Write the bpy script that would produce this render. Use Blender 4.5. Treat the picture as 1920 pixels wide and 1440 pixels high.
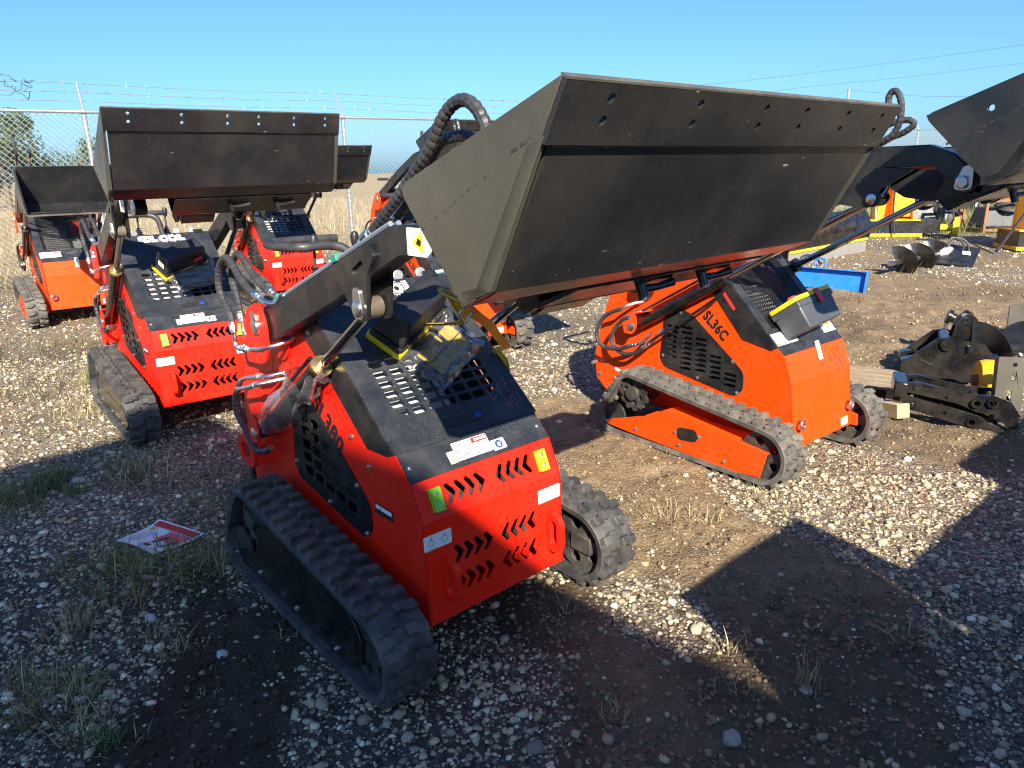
import bpy, math, random
import numpy as np
from mathutils import Vector, Matrix, Quaternion
from mathutils.geometry import tessellate_polygon

for o in list(bpy.data.objects):
    bpy.data.objects.remove(o)
SC = bpy.context.scene
COL = SC.collection
R = math.radians
rng = random.Random(7)

# ------------------------------------------------------------------ camera
CAM_H, PITCH, ROLL, FPX = 1.55, 0.2900, -0.02336, 1350.13
cd = bpy.data.cameras.new('camera')
cam = bpy.data.objects.new('camera', cd)
COL.objects.link(cam)
_f = Vector((0, math.cos(PITCH), -math.sin(PITCH)))
_u = Vector((0, math.sin(PITCH), math.cos(PITCH)))
_r = Vector((1, 0, 0))
_r2 = _r * math.cos(ROLL) + _u * math.sin(ROLL)
_u2 = -_r * math.sin(ROLL) + _u * math.cos(ROLL)
cam.matrix_world = Matrix(((_r2.x, _u2.x, -_f.x, 0), (_r2.y, _u2.y, -_f.y, 0), (_r2.z, _u2.z, -_f.z, CAM_H), (0, 0, 0, 1)))
cd.sensor_fit = 'HORIZONTAL'
cd.sensor_width = 36.0
cd.lens = 36.0 * FPX / 1920.0
cd.clip_start = 0.05
cd.clip_end = 3000
SC.camera = cam

# ------------------------------------------------------------------ sky, sun, exposure
SUN_EL, SUN_AZ = R(33), R(-8)                       # light travels along SUN_AZ (from +y, clockwise)
SUN_DIR = Vector((math.sin(SUN_AZ) * math.cos(SUN_EL), math.cos(SUN_AZ) * math.cos(SUN_EL), -math.sin(SUN_EL)))
W = bpy.data.worlds.new('World')
SC.world = W
W.use_nodes = True
nt = W.node_tree
nt.nodes.clear()
sky = nt.nodes.new('ShaderNodeTexSky')
sky.sky_type = 'NISHITA'
sky.sun_disc = False
sky.sun_elevation = SUN_EL
sky.sun_rotation = SUN_AZ + math.pi
sky.altitude = 200
sky.air_density = 1.0
sky.dust_density = 1.3
sky.ozone_density = 2.2
bg = nt.nodes.new('ShaderNodeBackground')
bg.inputs['Strength'].default_value = 0.10
wo = nt.nodes.new('ShaderNodeOutputWorld')
# deepen the blue: scale, gamma, tint
def _wmul(src, col):
    m = nt.nodes.new('ShaderNodeMix')
    m.data_type, m.blend_type = 'RGBA', 'MULTIPLY'
    m.inputs[0].default_value = 1.0
    nt.links.new(src, m.inputs[6])
    m.inputs[7].default_value = (*col, 1)
    return m.outputs[2]
_gm = nt.nodes.new('ShaderNodeGamma')
_gm.inputs[1].default_value = 1.0
nt.links.new(_wmul(sky.outputs[0], (0.09, 0.09, 0.09)), _gm.inputs[0])
nt.links.new(_wmul(_gm.outputs[0], (3.05, 5.05, 7.7)), bg.inputs['Color'])
nt.links.new(bg.outputs[0], wo.inputs['Surface'])
sl = bpy.data.lights.new('sun', 'SUN')
sl.energy = 3.9
sl.angle = R(0.53)
sl.color = (1.0, 0.91, 0.765)
sun = bpy.data.objects.new('sun', sl)
COL.objects.link(sun)
sun.rotation_mode = 'QUATERNION'
sun.rotation_quaternion = SUN_DIR.to_track_quat('-Z', 'Y')
sun.location = (3, -12, 9)
SC.view_settings.view_transform = 'Standard'
SC.view_settings.look = 'None'
SC.view_settings.gamma = 1
SC.view_settings.use_curve_mapping = False
SC.view_settings.exposure = 1.6

# ------------------------------------------------------------------ materials
MATS = {}
def _nodes(name):
    m = bpy.data.materials.new(name)
    m.use_nodes = True
    t = m.node_tree
    b = t.nodes['Principled BSDF']
    return m, t, b
def N(t, typ, **kw):
    n = t.nodes.new(typ)
    for k, v in kw.items():
        setattr(n, k, v)
    return n
def ramp(t, fac, stops):
    r = N(t, 'ShaderNodeValToRGB')
    e = r.color_ramp.elements
    while len(e) < len(stops):
        e.new(0.5)
    for el, (p, c) in zip(e, stops):
        el.position = p
        el.color = (*c, 1) if len(c) == 3 else c
    t.links.new(fac, r.inputs[0])
    return r.outputs[0]
def mixc(t, fac, a, b, mode='MIX'):
    m = N(t, 'ShaderNodeMix', data_type='RGBA', blend_type=mode)
    for sock, v in ((m.inputs[0], fac), (m.inputs[6], a), (m.inputs[7], b)):
        if hasattr(v, 'is_output'):
            t.links.new(v, sock)
        elif isinstance(v, (int, float)):
            sock.default_value = v
        else:
            sock.default_value = (*v, 1)
    return m.outputs[2]
def noise(t, scale, detail=4, rough=0.6, co=None):
    n = N(t, 'ShaderNodeTexNoise')
    n.inputs['Scale'].default_value = scale
    n.inputs['Detail'].default_value = detail
    n.inputs['Roughness'].default_value = rough
    if co is not None:
        t.links.new(co, n.inputs['Vector'])
    return n.outputs[0]
def objco(t):
    return N(t, 'ShaderNodeTexCoord').outputs['Object']
def bump(t, b, h, strength, dist=0.002):
    n = N(t, 'ShaderNodeBump')
    n.inputs['Strength'].default_value = strength
    n.inputs['Distance'].default_value = dist
    t.links.new(h, n.inputs['Height'])
    t.links.new(n.outputs[0], b.inputs['Normal'])
def paint(name, col, rough=0.3, dust=0.2, dustcol=(0.30, 0.25, 0.18), metal=0.0, speck=0.0, bmp=0.05, scale=9, coat=0.0, scratch=0.0, lo=0.42, hi=0.72, spec=0.5, ripple=0.0):
    m, t, b = _nodes(name)
    co = objco(t)
    n1 = noise(t, scale, 6, 0.65, co)
    f = ramp(t, n1, ((lo, (0, 0, 0)), (hi, (dust,) * 3)))
    c = mixc(t, f, col, dustcol)
    if speck:
        v = N(t, 'ShaderNodeTexVoronoi')
        v.inputs['Scale'].default_value = 260
        t.links.new(co, v.inputs['Vector'])
        s = ramp(t, v.outputs['Distance'], ((0.16, (speck,) * 3), (0.30, (0, 0, 0))))
        n3 = ramp(t, noise(t, 7, 3, 0.6, co), ((0.40, (0, 0, 0)), (0.62, (1, 1, 1))))
        c = mixc(t, mixc(t, 1.0, s, n3, 'MULTIPLY'), c, (0.42, 0.40, 0.36))
    if scratch:
        mp = N(t, 'ShaderNodeMapping')
        mp.inputs['Scale'].default_value = (9, 3, 60)
        mp.inputs['Rotation'].default_value = (0.3, 0.9, 0.2)
        t.links.new(co, mp.inputs['Vector'])
        s = ramp(t, noise(t, 2.2, 3, 0.5, mp.outputs[0]), ((0.735, (0, 0, 0)), (0.76, (scratch,) * 3)))
        c = mixc(t, s, c, (0.45, 0.42, 0.36))
    t.links.new(c, b.inputs['Base Color'])
    rr = ramp(t, noise(t, scale * 2.3, 5, 0.6, co), ((0.3, (max(rough - 0.06, 0.04),) * 3), (0.75, (min(rough + 0.16, 1),) * 3)))
    t.links.new(rr, b.inputs['Roughness'])
    b.inputs['Metallic'].default_value = metal
    b.inputs['Specular IOR Level'].default_value = spec
    if coat:
        b.inputs['Coat Weight'].default_value = coat
        b.inputs['Coat Roughness'].default_value = 0.12
    if bmp:
        if ripple:
            hh = mixc(t, 0.12, noise(t, 4.5, 2, 0.5, co), noise(t, 160, 3, 0.6, co))
            bump(t, b, hh, ripple, 0.012)
        else:
            bump(t, b, noise(t, 160, 3, 0.6, co), bmp, 0.001)
    MATS[name] = m
    return m
paint('red_paint', (0.88, 0.015, 0.003), 0.38, 0.05, bmp=0.04, spec=0.35, ripple=0.10, lo=0.40, hi=0.75, scale=5)
paint('orange_paint', (0.88, 0.062, 0.0003), 0.40, 0.06, bmp=0.04, spec=0.3, ripple=0.10, lo=0.40, hi=0.75, scale=5)
paint('yellow_machine_paint', (0.90, 0.38, 0.008), 0.4, 0.1)
paint('black_paint', (0.010, 0.011, 0.013), 0.28, 0.10, bmp=0.08)
paint('black_hood', (0.013, 0.016, 0.022), 0.42, 0.16, speck=0.55, bmp=0.25, dustcol=(0.2, 0.2, 0.2))
paint('bucket_black', (0.013, 0.0135, 0.015), 0.23, 0.24, dustcol=(0.16, 0.135, 0.10), speck=0.09, bmp=0.06, scale=2.4, scratch=0.6, lo=0.42, hi=0.8)  # dust blotches also stand in for soft brown reflections on the plates
paint('bucket_side', (0.044, 0.041, 0.031), 0.40, 0.55, dustcol=(0.145, 0.126, 0.085), speck=0.10, bmp=0.2, scale=2.5, lo=0.3, hi=0.75)  # lighter than bucket_black: dust, plus the side plates' sheen put into the colour
paint('gloss_black', (0.008, 0.008, 0.009), 0.16, 0.10, bmp=0.05)
paint('steel', (0.70, 0.69, 0.66), 0.30, 0.25, metal=1.0, bmp=0.1, dustcol=(0.3, 0.25, 0.2))
paint('chrome', (0.42, 0.41, 0.40), 0.09, 0.05, metal=1.0, bmp=0.0)
paint('galvanised', (0.50, 0.52, 0.53), 0.42, 0.3, metal=0.75, dustcol=(0.35, 0.34, 0.32))
paint('brass', (0.55, 0.38, 0.14), 0.35, 0.2, metal=1.0)
paint('rusty_steel', (0.23, 0.10, 0.05), 0.75, 0.6, dustcol=(0.33, 0.17, 0.09))
paint('rubber', (0.032, 0.032, 0.034), 0.6, 0.65, dustcol=(0.15, 0.14, 0.12), bmp=0.3, scale=14, lo=0.38, hi=0.68)
paint('rubber_dusty', (0.055, 0.052, 0.048), 0.7, 0.75, dustcol=(0.20, 0.18, 0.145), bmp=0.3, scale=12, lo=0.35, hi=0.65)
paint('hose_black', (0.030, 0.030, 0.031), 0.42, 0.35, dustcol=(0.13, 0.12, 0.11), bmp=0.15, scale=25)
paint('plastic_black', (0.016, 0.017, 0.019), 0.38, 0.25, dustcol=(0.10, 0.10, 0.10), bmp=0.2)
paint('plastic_grey', (0.060, 0.064, 0.072), 0.4, 0.25, dustcol=(0.16, 0.15, 0.14), bmp=0.1)
paint('plastic_yellow', (0.82, 0.60, 0.015), 0.42, 0.1)
paint('plastic_red', (0.75, 0.03, 0.03), 0.4, 0.1)
paint('plastic_green', (0.02, 0.22, 0.14), 0.5, 0.1)
paint('block_yellow', (0.85, 0.55, 0.015), 0.45, 0.1)
paint('block_green', (0.22, 0.62, 0.03), 0.45, 0.1)
paint('eye_dusty', (0.10, 0.085, 0.065), 0.4, 0.5, dustcol=(0.28, 0.22, 0.15))
paint('strap_yellow', (0.84, 0.52, 0.02), 0.8, 0.3, bmp=0.5)
paint('strap_dark', (0.16, 0.11, 0.02), 0.8, 0.3, bmp=0.5)
paint('filter_paper', (0.72, 0.52, 0.07), 0.7, 0.2)
paint('sticker_white', (0.78, 0.78, 0.76), 0.45, 0.12)
paint('ink_black', (0.012, 0.012, 0.012), 0.5, 0.0, bmp=0)
paint('ink_red', (0.62, 0.02, 0.015), 0.5, 0.0, bmp=0)
paint('ink_yellow', (0.85, 0.62, 0.02), 0.5, 0.0, bmp=0)
paint('ink_blue', (0.015, 0.05, 0.25), 0.5, 0.0, bmp=0)
paint('ink_grey', (0.30, 0.30, 0.30), 0.5, 0.0, bmp=0)
paint('ink_pink', (0.80, 0.12, 0.16), 0.5, 0.0, bmp=0)
paint('ink_orange', (0.85, 0.28, 0.03), 0.5, 0.0, bmp=0)
paint('marker_purple', (0.42, 0.10, 0.20), 0.5, 0.0, bmp=0)
paint('blue_paint', (0.012, 0.17, 0.66), 0.35, 0.12)
paint('engine_grey', (0.42, 0.42, 0.41), 0.6, 0.4, dustcol=(0.2, 0.19, 0.17))
paint('engine_dark', (0.020, 0.020, 0.022), 0.6, 0.3, bmp=0.2)
paint('worn_edge', (0.13, 0.115, 0.085), 0.5, 0.9, dustcol=(0.04, 0.038, 0.033), scale=12, lo=0.35, hi=0.7)
paint('grey_edge', (0.22, 0.21, 0.19), 0.7, 0.4)
paint('auger_black', (0.022, 0.024, 0.028), 0.16, 0.1, metal=0.4)
paint('wood', (0.50, 0.36, 0.19), 0.8, 0.5, dustcol=(0.30, 0.22, 0.13), bmp=0.4, scale=16)
paint('old_wood', (0.32, 0.24, 0.15), 0.85, 0.6, dustcol=(0.16, 0.12, 0.08), bmp=0.4, scale=12)
paint('pole_wood', (0.30, 0.26, 0.21), 0.85, 0.4)
paint('container_paint', (0.72, 0.70, 0.66), 0.5, 0.3)  # pale, so the added container stack bounces fill light
paint('lamp_lens', (0.75, 0.75, 0.75), 0.15, 0.1)
paint('weld', (0.03, 0.03, 0.028), 0.35, 0.3, bmp=0.6)
paint('vine', (0.05, 0.05, 0.03), 0.8, 0.3)
paint('bark', (0.13, 0.10, 0.07), 0.9, 0.4, bmp=0.5)
def film():
    m, t, b = _nodes('clear_film')
    co = objco(t)
    out = t.nodes['Material Output']
    tr = N(t, 'ShaderNodeBsdfTransparent')
    tr.inputs[0].default_value = (0.93, 0.93, 0.93, 1)
    gl = N(t, 'ShaderNodeBsdfGlossy')
    gl.inputs['Roughness'].default_value = 0.07
    df = N(t, 'ShaderNodeBsdfDiffuse')
    df.inputs[0].default_value = (0.75, 0.75, 0.75, 1)
    a = N(t, 'ShaderNodeMixShader')
    t.links.new(gl.outputs[0], a.inputs[1])
    t.links.new(df.outputs[0], a.inputs[2])
    a.inputs[0].default_value = 0.22
    lw = N(t, 'ShaderNodeLayerWeight')
    lw.inputs[0].default_value = 0.25
    f = ramp(t, lw.outputs['Facing'], ((0.0, (0.10,) * 3), (0.85, (0.75,) * 3)))
    mx = N(t, 'ShaderNodeMixShader')
    t.links.new(f, mx.inputs[0])
    t.links.new(tr.outputs[0], mx.inputs[1])
    t.links.new(a.outputs[0], mx.inputs[2])
    bn = N(t, 'ShaderNodeBump')
    bn.inputs['Strength'].default_value = 0.7
    bn.inputs['Distance'].default_value = 0.01
    t.links.new(noise(t, 28, 3, 0.6, co), bn.inputs['Height'])
    for s in (gl, df):
        t.links.new(bn.outputs[0], s.inputs['Normal'])
    t.links.new(bn.outputs[0], lw.inputs['Normal'])
    t.links.new(mx.outputs[0], out.inputs['Surface'])
    MATS['clear_film'] = m
film()

# ------------------------------------------------------------------ mesh builder
class MB:
    def __init__(s):
        s.v, s.f = [], []
    def add(s, vs, fs, M=None):
        o = len(s.v)
        s.v += [tuple(M @ Vector(v)) if M is not None else tuple(v) for v in vs]
        s.f += [tuple(i + o for i in f) for f in fs]
        return s
    def box(s, x0, x1, y0, y1, z0, z1, M=None):
        vs = [(x, y, z) for z in (z0, z1) for y in (y0, y1) for x in (x0, x1)]
        return s.add(vs, [(0, 2, 3, 1), (4, 5, 7, 6), (0, 1, 5, 4), (2, 6, 7, 3), (0, 4, 6, 2), (1, 3, 7, 5)], M)
    def prism(s, poly, h0, h1, M=None, holes=()):
        """poly in (u,v), extruded along w from h0 to h1, mapped by M"""
        loops = [list(poly)] + [list(h) for h in holes]
        flat = [p for l in loops for p in l]
        n = len(flat)
        vs = [(p[0], p[1], h0) for p in flat] + [(p[0], p[1], h1) for p in flat]
        fs = []
        if len(loops) == 1 and n <= 4:
            tris = [tuple(range(n))]
        else:
            tris = tessellate_polygon([[Vector((p[0], p[1], 0)) for p in l] for l in loops])
        area = lambda l: sum(l[i][0] * l[(i + 1) % len(l)][1] - l[(i + 1) % len(l)][0] * l[i][1] for i in range(len(l)))
        for t in tris:
            a = area([flat[i] for i in t])
            t = tuple(t) if a > 0 else tuple(reversed(t))
            fs.append(tuple(i + n for i in t))
            fs.append(tuple(reversed(t)))
        k = 0
        for li, l in enumerate(loops):
            m = len(l)
            pos = (area(l) > 0) == (li == 0)
            for i in range(m):
                a, b = k + i, k + (i + 1) % m
                fs.append((a, b, b + n, a + n) if pos else (b, a, a + n, b + n))
            k += m
        return s.add(vs, fs, M)
    def tube(s, pts, r, seg=10, closed=False, caps=True, M=None):
        pts = [Vector(p) for p in pts]
        n = len(pts)
        rs = r if isinstance(r, (list, tuple)) else [r] * n
        T = []
        for i in range(n):
            a = pts[i - 1] if (i > 0 or closed) else pts[i]
            b = pts[(i + 1) % n] if (i < n - 1 or closed) else pts[i]
            d = b - a
            T.append(d.normalized() if d.length > 1e-9 else Vector((0, 0, 1)))
        up = Vector((0, 0, 1)) if abs(T[0].z) < 0.9 else Vector((1, 0, 0))
        u = T[0].cross(up).normalized()
        vs, fs = [], []
        for i in range(n):
            if i:
                q = T[i - 1].rotation_difference(T[i])
                u = (q @ u)
                u = (u - T[i] * u.dot(T[i])).normalized()
            w = T[i].cross(u)
            for k in range(seg):
                a = 2 * math.pi * k / seg
                vs.append(pts[i] + (u * math.cos(a) + w * math.sin(a)) * rs[i])
        for i in range(n if closed else n - 1):
            j = (i + 1) % n
            for k in range(seg):
                l = (k + 1) % seg
                fs.append((i * seg + k, i * seg + l, j * seg + l, j * seg + k))
        if caps and not closed:
            fs.append(tuple(reversed(range(seg))))
            fs.append(tuple((n - 1) * seg + k for k in range(seg)))
        return s.add(vs, fs, M)
    def cyl(s, p0, p1, r, seg=16, r1=None):
        return s.tube([p0, p1], [r, r if r1 is None else r1], seg)
    def lathe(s, c, axis, prof, seg=20):
        """prof: list of (distance along axis, radius)"""
        ax = Vector(axis).normalized()
        pts = [Vector(c) + ax * d for d, _ in prof]
        up = Vector((0, 0, 1)) if abs(ax.z) < 0.9 else Vector((1, 0, 0))
        u = ax.cross(up).normalized()
        w = ax.cross(u)
        vs, fs = [], []
        for (d, r), p in zip(prof, pts):
            for k in range(seg):
                a = 2 * math.pi * k / seg
                vs.append(p + (u * math.cos(a) + w * math.sin(a)) * max(r, 1e-4))
        n = len(prof)
        for i in range(n - 1):
            for k in range(seg):
                l = (k + 1) % seg
                fs.append((i * seg + k, i * seg + l, (i + 1) * seg + l, (i + 1) * seg + k))
        fs.append(tuple(reversed(range(seg))))
        fs.append(tuple((n - 1) * seg + k for k in range(seg)))
        return s.add(vs, fs)
    def mesh(s, name, angle=35):
        me = bpy.data.meshes.new(name)
        me.from_pydata(s.v, [], s.f)
        me.validate()
        me.shade_smooth()
        me.set_sharp_from_angle(angle=R(angle))
        return me
def link(name, me, mat, parent=None, bevel=0.0, label=None):
    o = bpy.data.objects.new(name, me)
    COL.objects.link(o)
    if mat is not None and not me.materials:
        me.materials.append(MATS[mat])
    if parent is not None:
        o.parent = parent
    if bevel:
        b = o.modifiers.new('bevel', 'BEVEL')
        b.width = bevel
        b.segments = 2
        b.limit_method = 'ANGLE'
        b.angle_limit = R(40)
    if label:
        o['label'] = label
    return o
def part(name, mb, mat, parent=None, bevel=0.0, label=None, angle=35):
    return link(name, mb.mesh(name, angle), mat, parent, bevel, label)
def tag(o, label=None, cat=None, group=None, kind=None):
    if label: o['label'] = label
    if cat: o['category'] = cat
    if group: o['group'] = group
    if kind: o['kind'] = kind
    return o
def empty(name, loc=(0, 0, 0), rz=0.0):
    o = bpy.data.objects.new(name, None)
    o.empty_display_size = 0.2
    COL.objects.link(o)
    o.location = loc
    o.rotation_euler = (0, 0, rz)
    return o
def copy_tree(o, parent=None, skip=()):
    c = o.copy()
    COL.objects.link(c)
    c.parent = parent
    for ch in list(o.children):
        if not any(ch.name == s or ch.name.startswith(s + '.') for s in skip):
            copy_tree(ch, c, skip)
    return c
def frame(P0, P1):
    """(x, s up the slope, off outward) -> machine local, P in (b,z)"""
    d = Vector((P1[0] - P0[0], P1[1] - P0[1]))
    d.normalize()
    return Matrix(((1, 0, 0, 0), (0, d.x, -d.y, P0[0]), (0, d.y, d.x, P0[1]), (0, 0, 0, 1)))
def sideL(x):
    """(u toward front = -b, v = z, w outward) on the left side plane"""
    return Matrix(((0, 0, -1, x), (-1, 0, 0, 0), (0, 1, 0, 0), (0, 0, 0, 1)))
def sideR(x):
    return Matrix(((0, 0, 1, x), (1, 0, 0, 0), (0, 1, 0, 0), (0, 0, 0, 1)))
BZ = Matrix(((0, 0, 1, 0), (1, 0, 0, 0), (0, 1, 0, 0), (0, 0, 0, 1)))      # (b,z,x) -> (x,b,z)
def rrect(x0, x1, y0, y1, r, n=4):
    pts = []
    for cx, cy, a0 in ((x1 - r, y0 + r, -90), (x1 - r, y1 - r, 0), (x0 + r, y1 - r, 90), (x0 + r, y0 + r, 180)):
        for k in range(n + 1):
            a = R(a0 + 90 * k / n)
            pts.append((cx + r * math.cos(a), cy + r * math.sin(a)))
    return pts
def circ(cx, cy, r, n=16):
    return [(cx + r * math.cos(2 * math.pi * k / n), cy + r * math.sin(2 * math.pi * k / n)) for k in range(n)]
def rpoly(pts, r, n=4):
    """polygon with rounded corners"""
    out = []
    m = len(pts)
    for i in range(m):
        p, a, b = Vector(pts[i]), Vector(pts[i - 1]), Vector(pts[(i + 1) % m])
        d1, d2 = (a - p), (b - p)
        rr = min(r, d1.length * 0.45, d2.length * 0.45)
        s, e = p + d1.normalized() * rr, p + d2.normalized() * rr
        for k in range(n + 1):
            t = k / n
            out.append(tuple(s * (1 - t) ** 2 + p * 2 * t * (1 - t) + e * t * t))
    return out
def spline(pts, n=8, closed=False):
    P = [Vector(p) for p in pts]
    out = []
    m = len(P)
    for i in range(m if closed else m - 1):
        g = (lambda k: P[k % m]) if closed else (lambda k: P[max(0, min(m - 1, k))])
        p0, p1, p2, p3 = g(i - 1), g(i), g(i + 1), g(i + 2)
        for k in range(n):
            t = k / n
            out.append(0.5 * ((2 * p1) + (p2 - p0) * t + (2 * p0 - 5 * p1 + 4 * p2 - p3) * t * t + (3 * p1 - p0 - 3 * p2 + p3) * t ** 3))
    if not closed:
        out.append(P[-1])
    return out
def resample(pts, step):
    pts = [Vector(p) for p in pts]
    out, acc = [pts[0]], 0.0
    for a, b in zip(pts, pts[1:]):
        L = (b - a).length
        d = step - acc
        while d <= L and L > 0:
            out.append(a.lerp(b, d / L))
            d += step
        acc = (acc + L) % step if L else acc
    out.append(pts[-1])
    return out
def hose(mb, pts, r=0.011, wrap=True, seg=9):
    """hydraulic hose with a spiral guard"""
    p = resample(spline(pts, 10), 0.005 if wrap else 0.015)
    if not wrap:
        return mb.tube(p, r, seg)
    rs = [r * (0.87 if i % 4 == 0 else 1.0) for i in range(len(p))]
    return mb.tube(p, rs, seg)
TXT = {}
def text_mb(body, size, M, thick=0.0006, offset=0.0, sx=1.0, shear=0.0, spacing=1.0, align='CENTER'):
    cu = bpy.data.curves.new('lettering', 'FONT')
    cu.body = body
    cu.size = size
    cu.offset = offset
    cu.shear = shear
    cu.space_character = spacing
    cu.align_x = align
    cu.align_y = 'CENTER'
    cu.resolution_u = 3
    cu.extrude = thick / 2
    ob = bpy.data.objects.new('lettering', cu)
    COL.objects.link(ob)
    dg = bpy.context.evaluated_depsgraph_get()
    me = bpy.data.meshes.new_from_object(ob.evaluated_get(dg))
    mb = MB()
    mb.add([(v.co.x * sx, v.co.y, v.co.z) for v in me.vertices], [tuple(p.vertices) for p in me.polygons], M)
    bpy.data.objects.remove(ob)
    bpy.data.curves.remove(cu)
    bpy.data.meshes.remove(me)
    return mb
def scribble(strokes, M, r=0.0016):
    mb = MB()
    for st in strokes:
        st = [Vector((p[0], p[1])) for p in st]
        for a, b in zip(st, st[1:]):
            d = (b - a)
            if d.length < 1e-6:
                continue
            n = Vector((-d.y, d.x)).normalized() * r
            e = d.normalized() * r * 0.5
            mb.prism([a - n - e, b - n + e, b + n + e, a + n - e], 0.0002, 0.0008, M)
    return mb
def zg(y):
    return max(0.0, min(0.26, 0.030 * (y - 3.5)))
# ------------------------------------------------------------------ track loaders
def inside(p, poly):
    c = False
    n = len(poly)
    for i in range(n):
        a, b = poly[i], poly[i - 1]
        if (a[1] > p[1]) != (b[1] > p[1]) and p[0] < (b[0] - a[0]) * (p[1] - a[1]) / (b[1] - a[1]) + a[0]:
            c = not c
    return c
def hull(pts):
    pts = sorted(set(pts))
    def half(ps):
        h = []
        for p in ps:
            while len(h) > 1 and (h[-1][0] - h[-2][0]) * (p[1] - h[-2][1]) - (h[-1][1] - h[-2][1]) * (p[0] - h[-2][0]) <= 0:
                h.pop()
            h.append(p)
        return h
    a, b = half(pts), half(reversed(pts))
    return a[:-1] + b[:-1]
def loop_path(circles, n):
    h = hull([(cb + r * math.cos(2 * math.pi * k / 96), cz + r * math.sin(2 * math.pi * k / 96)) for cb, cz, r in circles for k in range(96)])
    P = [Vector(p) for p in h] + [Vector(h[0])]
    L = sum((b - a).length for a, b in zip(P, P[1:]))
    out, step, acc, i = [], L / n, 0.0, 0
    for k in range(n):
        d = k * step
        while i < len(P) - 2 and acc + (P[i + 1] - P[i]).length < d:
            acc += (P[i + 1] - P[i]).length
            i += 1
        s = (P[i + 1] - P[i])
        out.append(P[i] + s * ((d - acc) / max(s.length, 1e-9)))
    return out, L
CIRC = ((0.060, 0.165, 0.142), (0.915, 0.290, 0.122), (1.050, 0.125, 0.102))
def belt_mb(x0, x1):
    mb = MB()
    n = 120
    P, L = loop_path(CIRC, n)
    vs, fs = [], []
    T = [(P[(i + 1) % n] - P[i - 1]).normalized() for i in range(n)]
    Nn = [Vector((t.y, -t.x)) for t in T]
    prof = ((x0, 0.0), (x0 + 0.012, 0.006), (x1 - 0.012, 0.006), (x1, 0.0), (x1 - 0.004, -0.022), (x0 + 0.004, -0.022))
    m = len(prof)
    for i in range(n):
        for x, o in prof:
            q = P[i] + Nn[i] * o
            vs.append((x, q.x, q.y))
    for i in range(n):
        j = (i + 1) % n
        for k in range(m):
            l = (k + 1) % m
            fs.append((i * m + k, j * m + k, j * m + l, i * m + l))
    mb.add(vs, fs)
    # moulded tread lugs, two staggered columns
    nl = int(round(L / 0.068))
    Q, L = loop_path([(a, b, r + 0.004) for a, b, r in CIRC], nl * 8)
    nq = nl * 8
    w = (x1 - x0) / 2
    shape = [(0.004, 0.006), (0.046 * w / 0.09, 0.006), (0.054 * w / 0.09, 0.017), (w - 0.003, 0.017), (w - 0.003, 0.043), (0.040 * w / 0.09, 0.043), (0.032 * w / 0.09, 0.031), (0.004, 0.031)]
    cx = sum(p[0] for p in shape) / 8
    cy = sum(p[1] for p in shape) / 8
    for c in range(2):
        for k in range(nl):
            i = (k * 8 + c * 4) % nq
            t = (Q[(i + 2) % nq] - Q[i - 2]).normalized()
            nn = Vector((t.y, -t.x))
            vs = []
            for h, sc in ((-0.006, 1.0), (0.019, 0.86), (0.022, 0.76)):
                for a, b in shape:
                    a2, b2 = cx + (a - cx) * sc, cy + (b - cy) * sc
                    x = x0 + 0.001 + (w - a2 if c == 0 else w + a2)
                    s = b2 - 0.024
                    # follow the curve of the belt
                    j = (i + int(round(s / (L / nq)))) % nq
                    tj = (Q[(j + 1) % nq] - Q[j - 1]).normalized()
                    q = Q[j] + Vector((tj.y, -tj.x)) * h
                    vs.append((x, q.x, q.y))
            fs = []
            for r_ in (0, 8):
                for e in range(8):
                    g = (e + 1) % 8
                    f = (r_ + e, r_ + g, r_ + 8 + g, r_ + 8 + e)
                    fs.append(f)
            fs.append(tuple(range(16, 24)))
            mb.add(vs, fs)
    # centre drive lugs inside
    Pi, L2 = loop_path([(a, b, r - 0.030) for a, b, r in CIRC], 44)
    for i in range(44):
        t = (Pi[(i + 1) % 44] - Pi[i - 1]).normalized()
        nn = Vector((t.y, -t.x))
        M = Matrix(((1, 0, 0, (x0 + x1) / 2), (0, t.x, nn.x, Pi[i].x), (0, t.y, nn.y, Pi[i].y), (0, 0, 0, 1)))
        mb.box(-0.025, 0.025, -0.010, 0.010, -0.014, 0.010, M)
    return mb
def sprocket_mb(x, c, r, teeth=11, t=0.022):
    prof = []
    for k in range(teeth):
        a = 2 * math.pi * k / teeth
        for da, rr in ((-0.20, 0.86), (-0.10, 1.0), (0.10, 1.0), (0.20, 0.86)):
            prof.append((c[0] + r * rr * math.cos(a + da), c[1] + r * rr * math.sin(a + da)))
    holes = [circ(c[0] + r * 0.52 * math.cos(2 * math.pi * k / 6 + 0.3), c[1] + r * 0.52 * math.sin(2 * math.pi * k / 6 + 0.3), r * 0.17, 12) for k in range(6)]
    return MB().prism(prof, x - t / 2, x + t / 2, BZ, holes)
def wheel_mb(x0, x1, c, r, holes=True):
    mb = MB()
    hs = [circ(c[0] + r * 0.6 * math.cos(2 * math.pi * k / 5), c[1] + r * 0.6 * math.sin(2 * math.pi * k / 5), r * 0.2, 12) for k in range(5)] if holes else []
    for xa in (x0, x1 - 0.012):
        mb.prism(circ(c[0], c[1], r, 28), xa, xa + 0.012, BZ, hs)
    mb.cyl((x0 + 0.012, c[0], c[1]), (x1 - 0.012, c[0], c[1]), r * 0.3, 14)
    return mb
def bolt_mesh():
    mb = MB()
    mb.lathe((0, 0, 0), (0, 0, 1), ((0, 0.013), (0.002, 0.013)), 14)
    mb.lathe((0, 0, 0.002), (0, 0, 1), ((0, 0.0085), (0.006, 0.0085), (0.008, 0.006)), 6)
    return mb.mesh('bolt', 30)
BOLT = bolt_mesh()
BOLT.materials.append(MATS['steel'])
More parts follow.
